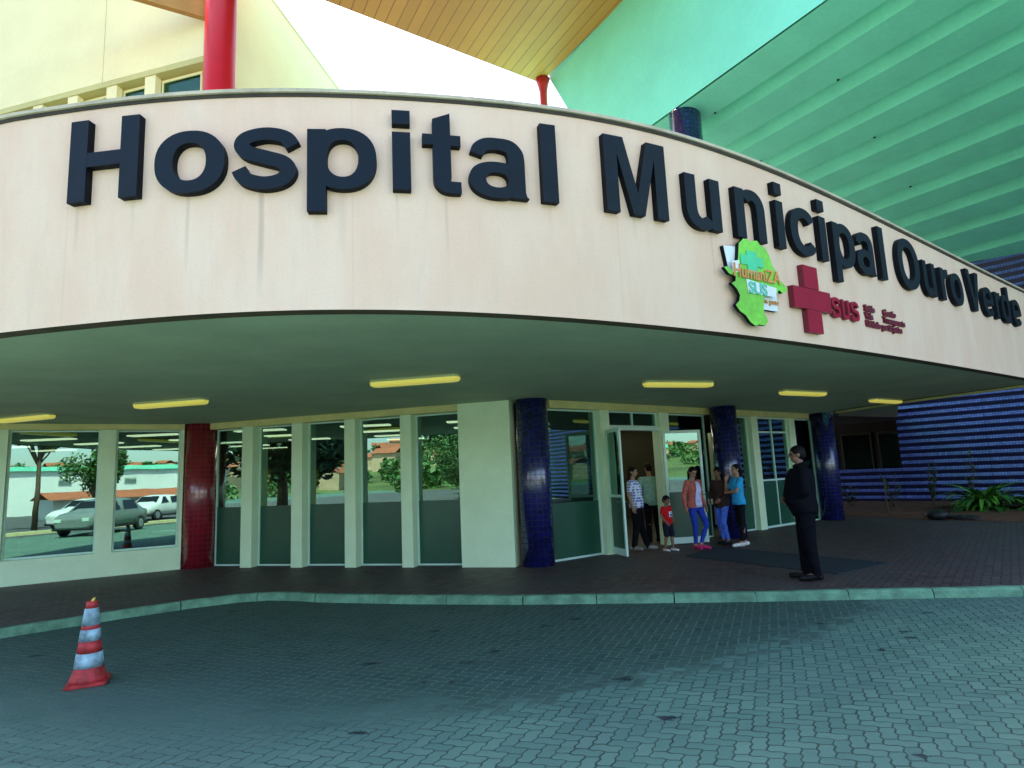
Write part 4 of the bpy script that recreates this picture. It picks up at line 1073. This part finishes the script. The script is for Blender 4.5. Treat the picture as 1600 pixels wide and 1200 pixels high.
tree('dark_tree', (1.2, -11.5, GL), 5.8, 1.3, 'narrow dark tree beside the cars', 33, ld, 'trees round the parking lot')
tree('street_tree', (-17, -24, GL), 5.5, 3.0, 'broad green tree left of the street lamp', 34, lg, 'trees round the parking lot')
tree('street_tree', (-27, -22, GL), 5.5, 3.2, 'broad green tree at the foot of the hill', 35, lg, 'trees round the parking lot')
tree('street_tree', (-36, -34, GL), 6.5, 4.0, 'large tree farther up towards the hill', 36, ld, 'trees round the parking lot', n=3600, leaf=.25)
tree('street_tree', (-22, -36, GL), 6.5, 4.0, 'large pale tree on the slope behind the lot', 37, lg, 'trees round the parking lot', n=3600, leaf=.25)
tree('dark_tree', (-20.5, 1.2, GL), 9.0, 4.6, 'tall dense dark tree beside the sidewalk beyond the left edge', 41, [M['leafd'], M['leafd']], 'tall trees left of the forecourt', n=9000, leaf=.22, trunk=.3)
tree('dark_tree', (-24.5, 6.2, GL), 9.0, 4.8, 'second tall dark tree farther along the sidewalk', 42, [M['leafd'], M['leafd']], 'tall trees left of the forecourt', n=9000, leaf=.22, trunk=.3)
pt = tree('palm_tree', (-1.8, -17, GL), 3.0, .5, 'tall palm with a bushy head behind the dark tree', 38, ld, None, n=10)
for ch in list(pt.children): bpy.data.objects.remove(ch)
g = MB(); g.tube([(0, 0, 0), (.15, 0, 2.5), (.1, .1, 5.6)], [.17, .13, .12], 10); g.build('trunk', M['bark'], pt)
g = MB(); rn = random.Random(9)
for i in range(46):
    a = i * 2.4; el = rn.uniform(-.3, 1.2); d = Vector((math.cos(a), math.sin(a), 0)); p = Vector((.1, .1, 5.6)); ang = el; sdv = Vector((-d.y, d.x, 0)); rows = []
    for k in range(7):
        wv_ = .18 * math.sin(PI * (.1 + .85 * k / 6)); rows.append([p - sdv * wv_ - Vector((0, 0, .1)), p, p + sdv * wv_ - Vector((0, 0, .1))]); p = p + (d * math.cos(ang) + Vector((0, 0, 1)) * math.sin(ang)) * .26; ang -= .25
    g.grid(rows, i % 2)
g.build('crown', ld, pt, recalc=False)
lp = empty('street_lamp', (-9.2, -12.0, GL), .45)
g = MB(); g.tube([(0, 0, 0), (0, 0, 5.4)], [.08, .055], 10); g.build('pole', M['black'], lp)
g = MB(); g.box((.2, 0, 5.4), (.5, .06, .06)); g.build('arm', M['black'], lp)
g = MB(); g.box((.95, 0, 5.42), (1.1, .42, .16)); o = g.build('lamp_head', M['black'], lp); bevel(o, .04)
tag(lp, 'black street lamp with one flat rectangular head', 'street lamp')
# hillside town
g = MB(); rows = []; rn = random.Random(17)
def hillz(x, y):
    r = math.hypot(x, y); f = max(0.0, min(1.0, (r - 70) / 260)); f = f * f * (3 - 2 * f)
    a = math.degrees(math.atan2(-x, -y)); env = .55 + .3 * math.sin(math.radians(a * 3 + 20)) + .12 * math.sin(math.radians(a * 11)); env = max(env, .45)
    return GZ - .3 + 24 * f * env
for i in range(15):
    r = 65 + 24 * i; row = []
    for j in range(73):
        a = math.radians(-70 + j * 2.6); x, y = -math.sin(a) * r, -math.cos(a) * r; row.append((x, y, hillz(x, y) + rn.uniform(-.4, .4) * (i > 0)))
    rows.append(row)
g.grid(rows); tag(g.build('hill', M['hill']), kind='structure')
h0 = None; rn = random.Random(23)
for i in range(200):
    a = math.radians(rn.uniform(-60, 95)); r = rn.uniform(110, 340); x, y = -math.sin(a) * r, -math.cos(a) * r
    if h0 is None:
        h0 = empty('hill_house'); g = MB(); g.box((0, 0, 1.6), (7, 6, 5.2)); g.build('wall', M['plaster'], h0)
        g = MB(); g.grid([[(-3.9, -3.5, 4.1), (-3.9, 0, 5.6), (-3.9, 3.5, 4.1)], [(3.9, -3.5, 4.1), (3.9, 0, 5.6), (3.9, 3.5, 4.1)]], smooth=False); g.build('roof', M['terr'], h0); h = h0
    else: h = copy_tree(h0)
    h.location = (x, y, hillz(x, y)); h.rotation_euler = (0, 0, rn.uniform(0, PI)); k = rn.uniform(.6, 1.1); h.scale = (k, k, k * rn.uniform(.8, 1.2))
    tag(h, 'small plastered house with a tiled roof among others on the hillside', 'house', 'houses on the hillside')
g = MB(); rn = random.Random(29)
for i in range(1000):
    a = math.radians(rn.uniform(-65, 105)); r = rn.uniform(75, 360) if a > .15 else rn.uniform(150, 360); x, y = -math.sin(a) * r, -math.cos(a) * r; z = hillz(x, y); s_ = rn.uniform(1.2, 3.2); mi = rn.randrange(2)
    for k in range(80):
        d = Vector((rn.gauss(0, 1), rn.gauss(0, 1), rn.gauss(0, .8))).normalized() * s_ * rn.uniform(.6, 1.1); p = Vector((x, y, z + s_ * .8)) + d
        u_ = Vector((rn.uniform(-1, 1), rn.uniform(-1, 1), rn.uniform(-1, 1))).normalized() * s_ * .22; b_ = u_.cross(Vector((rn.uniform(-1, 1), rn.uniform(-1, 1), 1))).normalized() * s_ * .2
        g.quad([p - u_, p + b_, p + u_, p - b_], mi if rn.random() < .7 else 1 - mi)
tag(g.build('hillside_wood', [M['leaf'], M['leafo']], merge=False, recalc=False), 'green woodland filling the hillside between houses', None, None, 'stuff')

# ------------------------------------------------------------------ people
SKIN = {}
def skinmat(name, col): return mat_plain(name, col, 0.55, 0.08, 14, 0.02)
SK1 = skinmat('skin_light_brown', (0.40, 0.22, 0.13)); SK2 = skinmat('skin_brown', (0.24, 0.12, 0.07)); SKL = mat_plain('lips', (0.30, 0.09, 0.07), .5, .05, 9, 0); EYE = mat_plain('eye_dark', (0.015, 0.01, 0.01), .3, .05, 9, 0)
HAIR = mat_plain('hair_black', (0.006, 0.005, 0.004), 0.6, 0.4, 40, 0.4, Specular_IOR_Level=.15); HAIRB = mat_plain('hair_dark_brown', (0.014, 0.008, 0.006), 0.6, 0.4, 40, 0.4, Specular_IOR_Level=.15)
def cap(mb, a, b, ra, rb, seg=14, sx=1.0):
    """tapered capsule as one closed surface"""
    a, b = Vector(a), Vector(b); t = (b - a).normalized(); up = Vector((0, 0, 1)) if abs(t.z) < .9 else Vector((0, 1, 0)); u = t.cross(up).normalized(); v = u.cross(t)
    rows = []
    for ang in (-85, -55, -25, 0): 
        c_, s_ = math.cos(math.radians(ang)), math.sin(math.radians(ang)); rows.append([a + t * (s_ * ra) + (u * math.cos(2 * PI * k / seg) * sx + v * math.sin(2 * PI * k / seg)) * ra * c_ for k in range(seg)])
    for ang in (0, 25, 55, 85):
        c_, s_ = math.cos(math.radians(ang)), math.sin(math.radians(ang)); rows.append([b + t * (s_ * rb) + (u * math.cos(2 * PI * k / seg) * sx + v * math.sin(2 * PI * k / seg)) * rb * c_ for k in range(seg)])
    mb.grid(rows, close=True); mb.quad(list(reversed(rows[0]))); mb.quad(rows[-1])
def loft(mb, st, seg=18):
    """st: (x, y, z, rx, ry)"""
    rows = [[(x + rx * math.cos(2 * PI * k / seg), y + ry * math.sin(2 * PI * k / seg), z) for k in range(seg)] for x, y, z, rx, ry in st]
    mb.grid(rows, close=True); mb.quad(list(reversed(rows[0]))); mb.quad(rows[-1])
def remesh(mb, name, mats, parent, voxel, smooth=2):
    o = mb.build(name, mats, recalc=True)
    md = o.modifiers.new('r', 'REMESH'); md.mode = 'VOXEL'; md.voxel_size = voxel; md.use_smooth_shade = True
    if smooth: m2 = o.modifiers.new('s', 'SMOOTH'); m2.iterations = smooth; m2.factor = .5
    dg = bpy.context.evaluated_depsgraph_get(); me = bpy.data.meshes.new_from_object(o.evaluated_get(dg)); old = o.data; o.modifiers.clear(); o.data = me; bpy.data.meshes.remove(old)
    me.materials.clear()
    for m in (mats if isinstance(mats, (list, tuple)) else [mats]): me.materials.append(m)
    for p in me.polygons: p.use_smooth = True; p.material_index = 0
    me.name = name; o.parent = parent; return o
def person(name, label, loc, rz, H, J, skin, top, bottom, shoes, hairs, top_kind='tshirt', leg_kind='trousers', hair='short', bulk=1.0, belly=0.0, female=False, extras=None, headturn=0.0, headtilt=0.0, group=None, child=False):
    """J: joint overrides in metres for a 1.70 m adult, x right, y forward, z up (side L = -x)"""
    k = H / 1.70; hk = 1.0 if not child else 1.38
    t = empty(name, loc, rz); t.scale = (k, k, k)
    D = dict(hip=(0, 0, .92), hipL=(-.09, 0, .90), hipR=(.09, 0, .90), kneeL=(-.10, .02, .49), kneeR=(.10, .02, .49), ankL=(-.11, -.02, .085), ankR=(.11, -.02, .085), toeL=(-.125, .15, .035), toeR=(.125, .15, .035),
             shL=(-.175, 0, 1.385), shR=(.175, 0, 1.385), elL=(-.225, -.02, 1.11), elR=(.225, -.02, 1.11), wrL=(-.235, .06, .87), wrR=(.235, .06, .87), lean=0.0, handL=None, handR=None)
    if female: D.update(shL=(-.155, 0, 1.38), shR=(.155, 0, 1.38), elL=(-.20, -.02, 1.11), elR=(.20, -.02, 1.11), wrL=(-.215, .05, .88), wrR=(.215, .05, .88))
    D.update(J); V = {a: (Vector(b) if isinstance(b, tuple) else b) for a, b in D.items()}
    ln = V['lean']      # forward shift of the shoulders
    hipx, hipy = V['hip'].x, V['hip'].y
    shc = (V['shL'] + V['shR']) / 2; sw_ = (V['shR'].x - V['shL'].x) / 2
    hx_, hy_ = shc.x, shc.y + .01
    B = bulk
    # torso stations
    def torso(e=0.0, z0=.80, z1=1.43, fem=female):
        zs = [.80, .86, .93, 1.02, 1.12, 1.22, 1.31, 1.38, 1.42, 1.45]
        rx = ([.10, .165, .172, .142, .132, .145, .150, .140, .095, .06] if fem else [.10, .155, .160, .150, .155, .168, .178, .160, .105, .065])
        ry = ([.09, .115, .118, .100, .098, .118, .112, .090, .070, .055] if fem else [.09, .108, .112, .108, .112, .122, .118, .095, .072, .055])
        cy = [0, 0, 0, .01, .012, .02, .015, .005, 0, 0]
        st = []
        for z, a, b, c in zip(zs, rx, ry, cy):
            if z < z0 - 1e-6 or z > z1 + 1e-6: continue
            f = max(0, min(1, (z - .92) / .46)); bl = belly * math.exp(-((z - 1.04) / .11) ** 2)
            st.append((hipx + (shc.x - hipx) * f, hipy + (shc.y - hipy) * f + c + bl * .6, z, a * B + e, b * B + e + bl * .6))
        return st
    b = MB(); loft(b, torso())
    for S in 'LR':
        cap(b, V['hip' + S], V['knee' + S], .082 * B, .055 * B); cap(b, V['knee' + S], V['ank' + S], .054 * B, .036)
        mid = V['knee' + S].lerp(V['ank' + S], .3); cap(b, mid + Vector((0, -.015, .03)), mid + Vector((0, -.012, -.06)), .05 * B, .045)
        cap(b, V['ank' + S] + Vector((0, 0, -.02)), V['toe' + S], .040, .030, sx=1.15); cap(b, V['ank' + S] + Vector((0, -.035, -.045)), V['ank' + S] + Vector((0, .03, -.04)), .034, .034)
        cap(b, V['sh' + S], V['el' + S], .050 * B, .036); cap(b, V['el' + S], V['wr' + S], .036, .025)
        # hand
        w_ = V['wr' + S]; d = V['hand' + S] or (w_ - V['el' + S]).normalized(); d = Vector(d).normalized()
        side = Vector((1, 0, 0)) if abs(d.x) < .7 else Vector((0, 0, 1)); n_ = d.cross(side).normalized(); side = n_.cross(d).normalized()
        # palm faces the body
        pn = Vector((1 if S == 'L' else -1, 0, 0)); pn = (pn - d * pn.dot(d)).normalized(); fs = pn.cross(d).normalized()
        if fs.y < 0 and abs(fs.y) > .2: fs = -fs
        pc = w_ + d * .045
        for q in (-1, 0, 1): cap(b, w_ + fs * .010 * q, w_ + d * .085 + fs * .022 * q, .016, .0155, 8)
        for q, L_ in ((-1.5, .066), (-.5, .078), (.5, .082), (1.5, .072)):
            f0 = w_ + d * .085 + fs * .0185 * q; f1 = f0 + d * L_ * .5 + pn * .008; f2 = f1 + d * L_ * .38 + pn * .028
            cap(b, f0, f1, .0088, .0082, 7); cap(b, f1, f2, .0082, .0068, 7)
        th0 = w_ + d * .025 + fs * .028; th1 = th0 + d * .035 + fs * .022 + pn * .012; th2 = th1 + d * .032 + fs * .004 + pn * .012
        cap(b, th0, th1, .0120, .0105, 7); cap(b, th1, th2, .0105, .008, 7)
    nb = Vector((hx_, shc.y - .005, 1.42)); HR = Matrix.Rotation(headturn, 3, 'Z') @ Matrix.Rotation(headtilt, 3, 'X')
    hc = Vector((hx_, shc.y + .018 * hk + math.sin(-headtilt) * .03, 1.42 + .175 * (hk ** .5)))
    cap(b, nb, hc + Vector((0, -.01, -.06)), .052 * B ** .5, .048)
    def hp(x, y, z): return hc + HR @ (Vector((x, y, z)) * hk)
    b.ell(hc + HR @ Vector((0, -.005, .02)) * hk, (.073 * hk, .092 * hk, .090 * hk), 20, 14, rot=HR)
    b.ell(hp(0, .022, -.045), (.055 * hk, .066 * hk, .068 * hk), 18, 12, rot=HR)
    cap(b, hp(0, .088, .012), hp(0, .104, -.022), .008 * hk, .013 * hk, 8); cap(b, hp(-.012, .080, -.058), hp(.012, .080, -.058), .010 * hk, .010 * hk, 8)
    for sx in (-1, 1):
        b.ell(hp(sx * .072, -.008, -.004), (.010 * hk, .020 * hk, .032 * hk), 8, 6, rot=HR)
        cap(b, hp(sx * .018, .083, .030), hp(sx * .042, .072, .030), .008 * hk, .007 * hk, 7)
    bo = remesh(b, 'body', [skin, EYE, SKL], t, .0068, 1)
    eyes = [hp(-.030, .083, .010), hp(.030, .083, .010)]; mouth = [hp(x, .086, -.060) for x in (-.018, -.006, .006, .018)]
    for p in bo.data.polygons:
        c = p.center
        if any((c - e).length < .0125 * hk for e in eyes): p.material_index = 1
        elif any((c - e).length < .009 * hk for e in mouth): p.material_index = 2
    # hair
    h = MB(); h.ell(hp(0, -.014, .034), (.081 * hk, .096 * hk, .088 * hk), 22, 14, rot=HR)
    if hair in ('short', 'bun'):
        h.ell(hp(0, -.042, -.005), (.076 * hk, .070 * hk, .075 * hk), 16, 10, rot=HR)
    if hair == 'pony': h.ell(hp(0, -.045, .0), (.075 * hk, .068 * hk, .07 * hk), 16, 10, rot=HR); cap(h, hp(0, -.10, .03), hp(0, -.135, -.05), .032, .036); cap(h, hp(0, -.135, -.05), hp(0, -.12, -.22), .036, .016)
    if hair == 'long':
        h.ell(hp(0, -.045, -.02), (.082 * hk, .070 * hk, .10 * hk), 16, 10, rot=HR)
        for q in (-1, -.5, 0, .5, 1): cap(h, hp(q * .062, -.05 - .02 * (1 - abs(q)), .0), hp(q * .085, -.055, -.24), .034, .026)
    # carve the face free
    ho = remesh(h, 'hair', hairs, t, .0085, 1)
    bm = bmesh.new(); bm.from_mesh(ho.data); HI = HR.transposed()
    for v in list(bm.verts):
        q = HI @ (v.co - hc) / hk
        line = .052 if abs(q.x) < .045 else .052 - (abs(q.x) - .045) * 2.4
        if q.y > .012 and q.z < line and q.z > -.4: 
            n_ = Vector((q.x, max(q.y - .04, 0) * .0, 0)); v.co = hc + HR @ (Vector((q.x * .80, min(q.y, .03), q.z)) * hk)
    bm.to_mesh(ho.data); bm.free()
    # clothes
    c = MB()
    if top_kind:
        z0 = {'tshirt': .86, 'blouse': .86, 'jacket': .80, 'cardigan': .86}[top_kind]; e = {'tshirt': .016, 'blouse': .022, 'jacket': .032, 'cardigan': .028}[top_kind]
        loft(c, torso(e, z0, 1.43))
        for S in 'LR':
            if top_kind in ('tshirt', 'blouse'):
                m_ = V['sh' + S].lerp(V['el' + S], .62); cap(c, V['sh' + S], m_, .062 * B, .056 * B)
            else:
                cap(c, V['sh' + S], V['el' + S], .066 * B, .054 * B); cap(c, V['el' + S], V['wr' + S].lerp(V['el' + S], .04), .054 * B, .040)
        remesh(c, {'tshirt': 'shirt', 'blouse': 'blouse', 'jacket': 'jacket', 'cardigan': 'cardigan'}[top_kind], top, t, .010, 2)
    c = MB(); loft(c, torso(.010, .80, 1.02)); 
    for S in 'LR':
        if leg_kind == 'shorts': m_ = V['knee' + S] + Vector((0, 0, .04)); cap(c, V['hip' + S], m_, .100 * B, .085 * B)
        elif leg_kind == 'leggings': cap(c, V['hip' + S], V['knee' + S], .090 * B, .062 * B); cap(c, V['knee' + S], V['ank' + S] + (V['knee' + S] - V['ank' + S]) * .12, .062 * B, .042)
        else: cap(c, V['hip' + S], V['knee' + S], .096 * B, .072 * B); cap(c, V['knee' + S], V['ank' + S] + Vector((0, 0, -.02)), .070 * B, .058)
    remesh(c, {'shorts': 'shorts', 'leggings': 'leggings'}.get(leg_kind, 'trousers'), bottom, t, .010, 2)
    for S in 'LR':
        c = MB(); a_, tt = V['ank' + S], V['toe' + S]
        cap(c, a_ + Vector((0, -.04, -.035)), a_ + Vector((0, .02, -.03)), .044, .046); cap(c, a_ + Vector((0, .0, -.03)), tt, .044, .034, sx=1.2)
        c.v = [(x, y, max(z, .002)) for x, y, z in c.v]
        remesh(c, 'shoe', shoes, t, .008, 1)
    if extras: extras(t, V, hp, torso)
    tag(t, label, 'person', group); return t
def facing(dx, dy): return math.atan2(dy, dx) - PI / 2
def cloth(name, col, rough=.8, var=.12):
    N = NT(name); v = N.coord('Object'); s_ = N.sep(v)
    w1 = N.noise(N.comb(N.m_('MULTIPLY', s_[0], 9), N.m_('MULTIPLY', s_[1], 9), N.m_('MULTIPLY', s_[2], 17)), 1.0, 4, .6); w2 = N.noise(v, 240, 2)
    c = N.mix(N.ramp(w1, .35, .65), tuple(x * (1 - var) for x in col), tuple(min(1, x * (1 + var)) for x in col))
    return N.done(N.bsdf(c, rough, N.bump(N.m_('ADD', w1, N.m_('MULTIPLY', w2, .05)), .9, .035), Specular_IOR_Level=.12))
# patterned blouse : woven blue on white
def mat_check(name, a, b_, sc_):
    N = NT(name); v = N.coord('Object'); s_ = N.sep(v)
    wv = N.m_('MULTIPLY', N.m_('SINE', N.m_('MULTIPLY', N.m_('ADD', s_[0], N.m_('ADD', s_[2], s_[1])), sc_)), N.m_('SINE', N.m_('MULTIPLY', N.m_('SUBTRACT', s_[2], N.m_('ADD', s_[0], s_[1])), sc_)))
    n = N.noise(v, 30, 3); f = N.ramp(N.m_('ADD', wv, N.m_('MULTIPLY', N.m_('SUBTRACT', n, .5), .6)), .05, .3)
    return N.done(N.bsdf(N.mix(f, a, b_), .8, N.bump(n, .3, .004)))
BL1 = mat_check('blouse_pattern', (.72, .78, .92), (.10, .16, .55), 55)
BLK = cloth('black_cloth', (.008, .008, .012)); SUIT = cloth('black_suit', (.0030, .0030, .0065), .8); LGRN = cloth('pale_green_shirt', (.30, .52, .42)); RED = cloth('red_tshirt', (.60, .015, .020)); NAVY = cloth('navy_shorts', (.012, .016, .03)); DENIM = cloth('blue_denim', (.02, .05, .38)); SALM = cloth('salmon_cardigan', (.50, .14, .11)); LILAC = cloth('lilac_top', (.62, .60, .88)); PINKS = cloth('pink_shoes', (.62, .03, .16), .5); BRN = mat_check('brown_check_jacket', (.055, .022, .014), (.022, .012, .014), 60); BLUEL = cloth('bright_blue_leggings', (.10, .22, .85)); CYAN = cloth('cyan_tshirt', (.04, .42, .80)); WSH = cloth('white_shoes', (.75, .75, .72), .5); BSH = cloth('black_shoes', (.01, .01, .01), .35); GSH = cloth('grey_sandals', (.35, .34, .30), .6)
WH = mat_plain('white_print', (.8, .8, .85), .6, .05, 9, 0); BPR = mat_plain('blue_print', (.05, .09, .45), .6, .05, 9, 0); CRM = mat_plain('cream_paper', (.75, .70, .58), .7, .05, 9, .1); TEALB = cloth('teal_strap', (.02, .05, .06))
# woman leaning in the doorway
def ex1(t, V, hp, torso):
    g = MB(); pts = [V['shR'] + Vector((-.03, .02, .05)), V['shR'] + Vector((-.05, .13, -.12)), Vector((.02, .17, 1.12)), Vector((-.10, .14, .98)), Vector((-.20, .06, .88))]
    g.tube(pts, [.016] * 5, 8); 
    o = g.build('bag_strap', BLK, t)
person('person', 'woman in a blue and white patterned blouse and black trousers leaning in the open doorway', (2.42, 13.02, .01), facing(.92, -.38), 1.66,
       dict(kneeL=(-.09, .05, .50), ankL=(-.10, .16, .085), toeL=(-.13, .33, .035), ankR=(.09, -.08, .085), toeR=(.14, .08, .035), kneeR=(.09, .0, .49), elL=(-.22, -.09, 1.12), wrL=(-.20, -.02, .89), elR=(.22, -.10, 1.13), wrR=(.23, -.03, .90), shL=(-.155, -.05, 1.37), shR=(.155, -.05, 1.37)),
       SK1, BL1, BLK, GSH, HAIRB, 'blouse', 'trousers', 'long', 1.08, .02, True, None, -.1, -.08)
# man inside the doorway, seen from behind
person('person', 'man in a pale green shirt standing inside the doorway with his back turned', (2.98, 14.15, .01), facing(-.15, .95), 1.72,
       dict(elL=(-.27, .06, 1.15), wrL=(-.12, .22, 1.10), elR=(.25, .03, 1.13), wrR=(.14, .22, 1.02), shL=(-.19, .06, 1.36), shR=(.19, .06, 1.36)),
       SK1, LGRN, BLK, BSH, HAIR, 'jacket', 'trousers', 'short', 1.0, 0, False, None, .2, -.35)
# boy
def exboy(t, V, hp, torso):
    g = MB(); st = torso(.030, 1.06, 1.30)
    for (x0, x1, z0, z1, m_, d_) in ((-.075, .075, 1.10, 1.27, WH, .0), (-.045, .05, 1.13, 1.20, BPR, .003), (-.05, .02, 1.22, 1.25, BPR, .003)):
        g = MB(); rows = []
        for zi in range(4):
            z = z0 + (z1 - z0) * zi / 3; row = []
            for xi in range(6):
                x = x0 + (x1 - x0) * xi / 5; y = .02 + .158 * math.sqrt(max(0, 1 - (x / .20) ** 2)) + d_; row.append((x, y + (-.012 if z > 1.25 else 0), z))
            rows.append(row)
        g.grid(rows); o = g.build('shirt_print', m_, t, recalc=False); md = o.modifiers.new('t', 'SOLIDIFY'); md.thickness = .004
person('person', 'small boy in a red printed T-shirt and dark shorts before the door', (2.93, 12.62, .01), facing(.62, -.78), 1.02,
       dict(ankL=(-.12, .06, .085), toeL=(-.15, .24, .035), kneeL=(-.11, .07, .49), ankR=(.11, -.08, .085), toeR=(.13, .10, .035), elL=(-.26, -.02, 1.13), wrL=(-.23, .10, .92), elR=(.26, -.02, 1.13), wrR=(.20, .12, .93)),
       SK2, RED, NAVY, WSH, HAIR, 'tshirt', 'shorts', 'short', 1.12, .01, False, exboy, -.1, -.25, child=True)
# woman in salmon cardigan
def expink(t, V, hp, torso):
    # lilac top showing between the open fronts of the cardigan
    g = MB(); rows = []
    for zi in range(9):
        z = .87 + (1.40 - .87) * zi / 8; st = torso(.036, .80, 1.45); 
        for a, b_ in zip(st, st[1:]):
            if a[2] <= z <= b_[2]:
                f = (z - a[2]) / (b_[2] - a[2]); cx, cy, rx, ry = [a[i] * (1 - f) + b_[i] * f for i in (0, 1, 3, 4)]; break
        hw = .085 - .045 * (zi / 8) ** 2
        rows.append([(cx + hw * q, cy + ry * math.sqrt(max(0, 1 - (hw * q / rx) ** 2)) + .004, z) for q in (-1, -.6, -.2, .2, .6, 1)])
    g.grid(rows); o = g.build('top', LILAC, t, recalc=False); md = o.modifiers.new('t', 'SOLIDIFY'); md.thickness = .008
person('person', 'girl in a salmon cardigan, lilac top, blue jeans and pink shoes', (3.52, 12.72, .01), facing(.45, -.89), 1.60,
       dict(hip=(.0, 0, .92), kneeR=(.05, .03, .49), ankR=(.03, -.02, .085), toeR=(.05, .15, .035), kneeL=(-.20, .10, .52), ankL=(-.02, .08, .10), toeL=(-.10, .24, .04), elL=(-.21, -.03, 1.12), wrL=(-.27, .02, .90), elR=(.22, -.06, 1.12), wrR=(.25, .0, .90)),
       SK1, SALM, DENIM, PINKS, HAIR, 'cardigan', 'leggings', 'pony', .95, 0, True, expink, -.15, -.35)
# girl with brown jacket, back half turned
def exbr(t, V, hp, torso):
    g = MB(); g.box((.16, .17, .95), (.10, .05, .12), .3); o = g.build('paper_bag', CRM, t); bevel(o, .008)
person('person', 'dark haired girl in a brown checked jacket and bright blue leggings by the blue column', (4.24, 13.28, .01), facing(-.75, -.60), 1.57,
       dict(kneeL=(-.09, .12, .50), kneeR=(.09, .03, .49), ankL=(-.10, .0, .085), ankR=(.10, -.12, .085), toeL=(-.11, .17, .035), toeR=(.12, .05, .035), elL=(-.23, .02, 1.12), wrL=(-.13, .20, 1.0), elR=(.23, .02, 1.12), wrR=(.16, .17, .98), shL=(-.155, .04, 1.37), shR=(.155, .04, 1.37)),
       SK2, BRN, BLUEL, BSH, HAIR, 'jacket', 'leggings', 'long', .98, 0, True, exbr, 0, -.15)
# girl in cyan T-shirt
person('person', 'girl in a cyan T-shirt, black trousers and white shoes raising a hand to her face', (4.46, 12.86, .01), facing(-.95, -.12), 1.62,
       dict(elR=(.20, .16, 1.14), wrR=(.08, .21, 1.36), handR=(-.2, -.3, 1.0), elL=(-.20, .14, 1.14), wrL=(.02, .24, 1.12), handL=(1, .1, 0), ankL=(-.07, .06, .085), toeL=(-.08, .24, .035), ankR=(.07, -.10, .085), toeR=(.09, .07, .035), kneeR=(.08, .0, .49)),
       SK1, CYAN, BLK, WSH, HAIR, 'tshirt', 'leggings', 'pony', .97, 0, True, None, .1, .12)
# man in black suit
def exman(t, V, hp, torso):
    g = MB()
    for sx in (-1, 1):
        rows = []; c_ = hp(sx * .033, .094, .010)
        g.tube([c_ + Vector((.021 * math.cos(a * PI / 6), .0, .015 * math.sin(a * PI / 6))) for a in range(13)], .0022, 5); g.tube([hp(sx * .054, .090, .014), hp(sx * .078, -.005, .012)], .0022, 5)
    g.tube([hp(-.012, .098, .012), hp(.012, .098, .012)], .002, 5); g.build('glasses', M['black'], t)
    g = MB(); g.tube([hp(0, -.01, -.135) + Vector((.072 * math.cos(a), .068 * math.sin(a), -.02 * math.sin(a))) for a in [k * PI / 8 for k in range(17)]], .026, 8); g.build('collar', SUIT, t)
person('person', 'tall man with glasses in a black suit standing on the sidewalk facing left', (4.02, 8.98, .004), facing(-.94, .30), 1.83,
       dict(elL=(-.26, .0, 1.13), wrL=(-.10, .20, 1.02), elR=(.26, .0, 1.13), wrR=(.08, .22, 1.0), handL=(.9, .3, -.3), handR=(-.9, .3, -.3), ankL=(-.09, -.05, .085), toeL=(-.13, .14, .035), ankR=(.09, .05, .085), toeR=(.12, .23, .035), kneeL=(-.09, .0, .49), kneeR=(.09, .03, .49), shL=(-.185, .0, 1.375), shR=(.185, .0, 1.375)),
       SK2, SUIT, SUIT, BSH, HAIR, 'jacket', 'trousers', 'short', 1.24, .07, False, exman, 0, -.08)
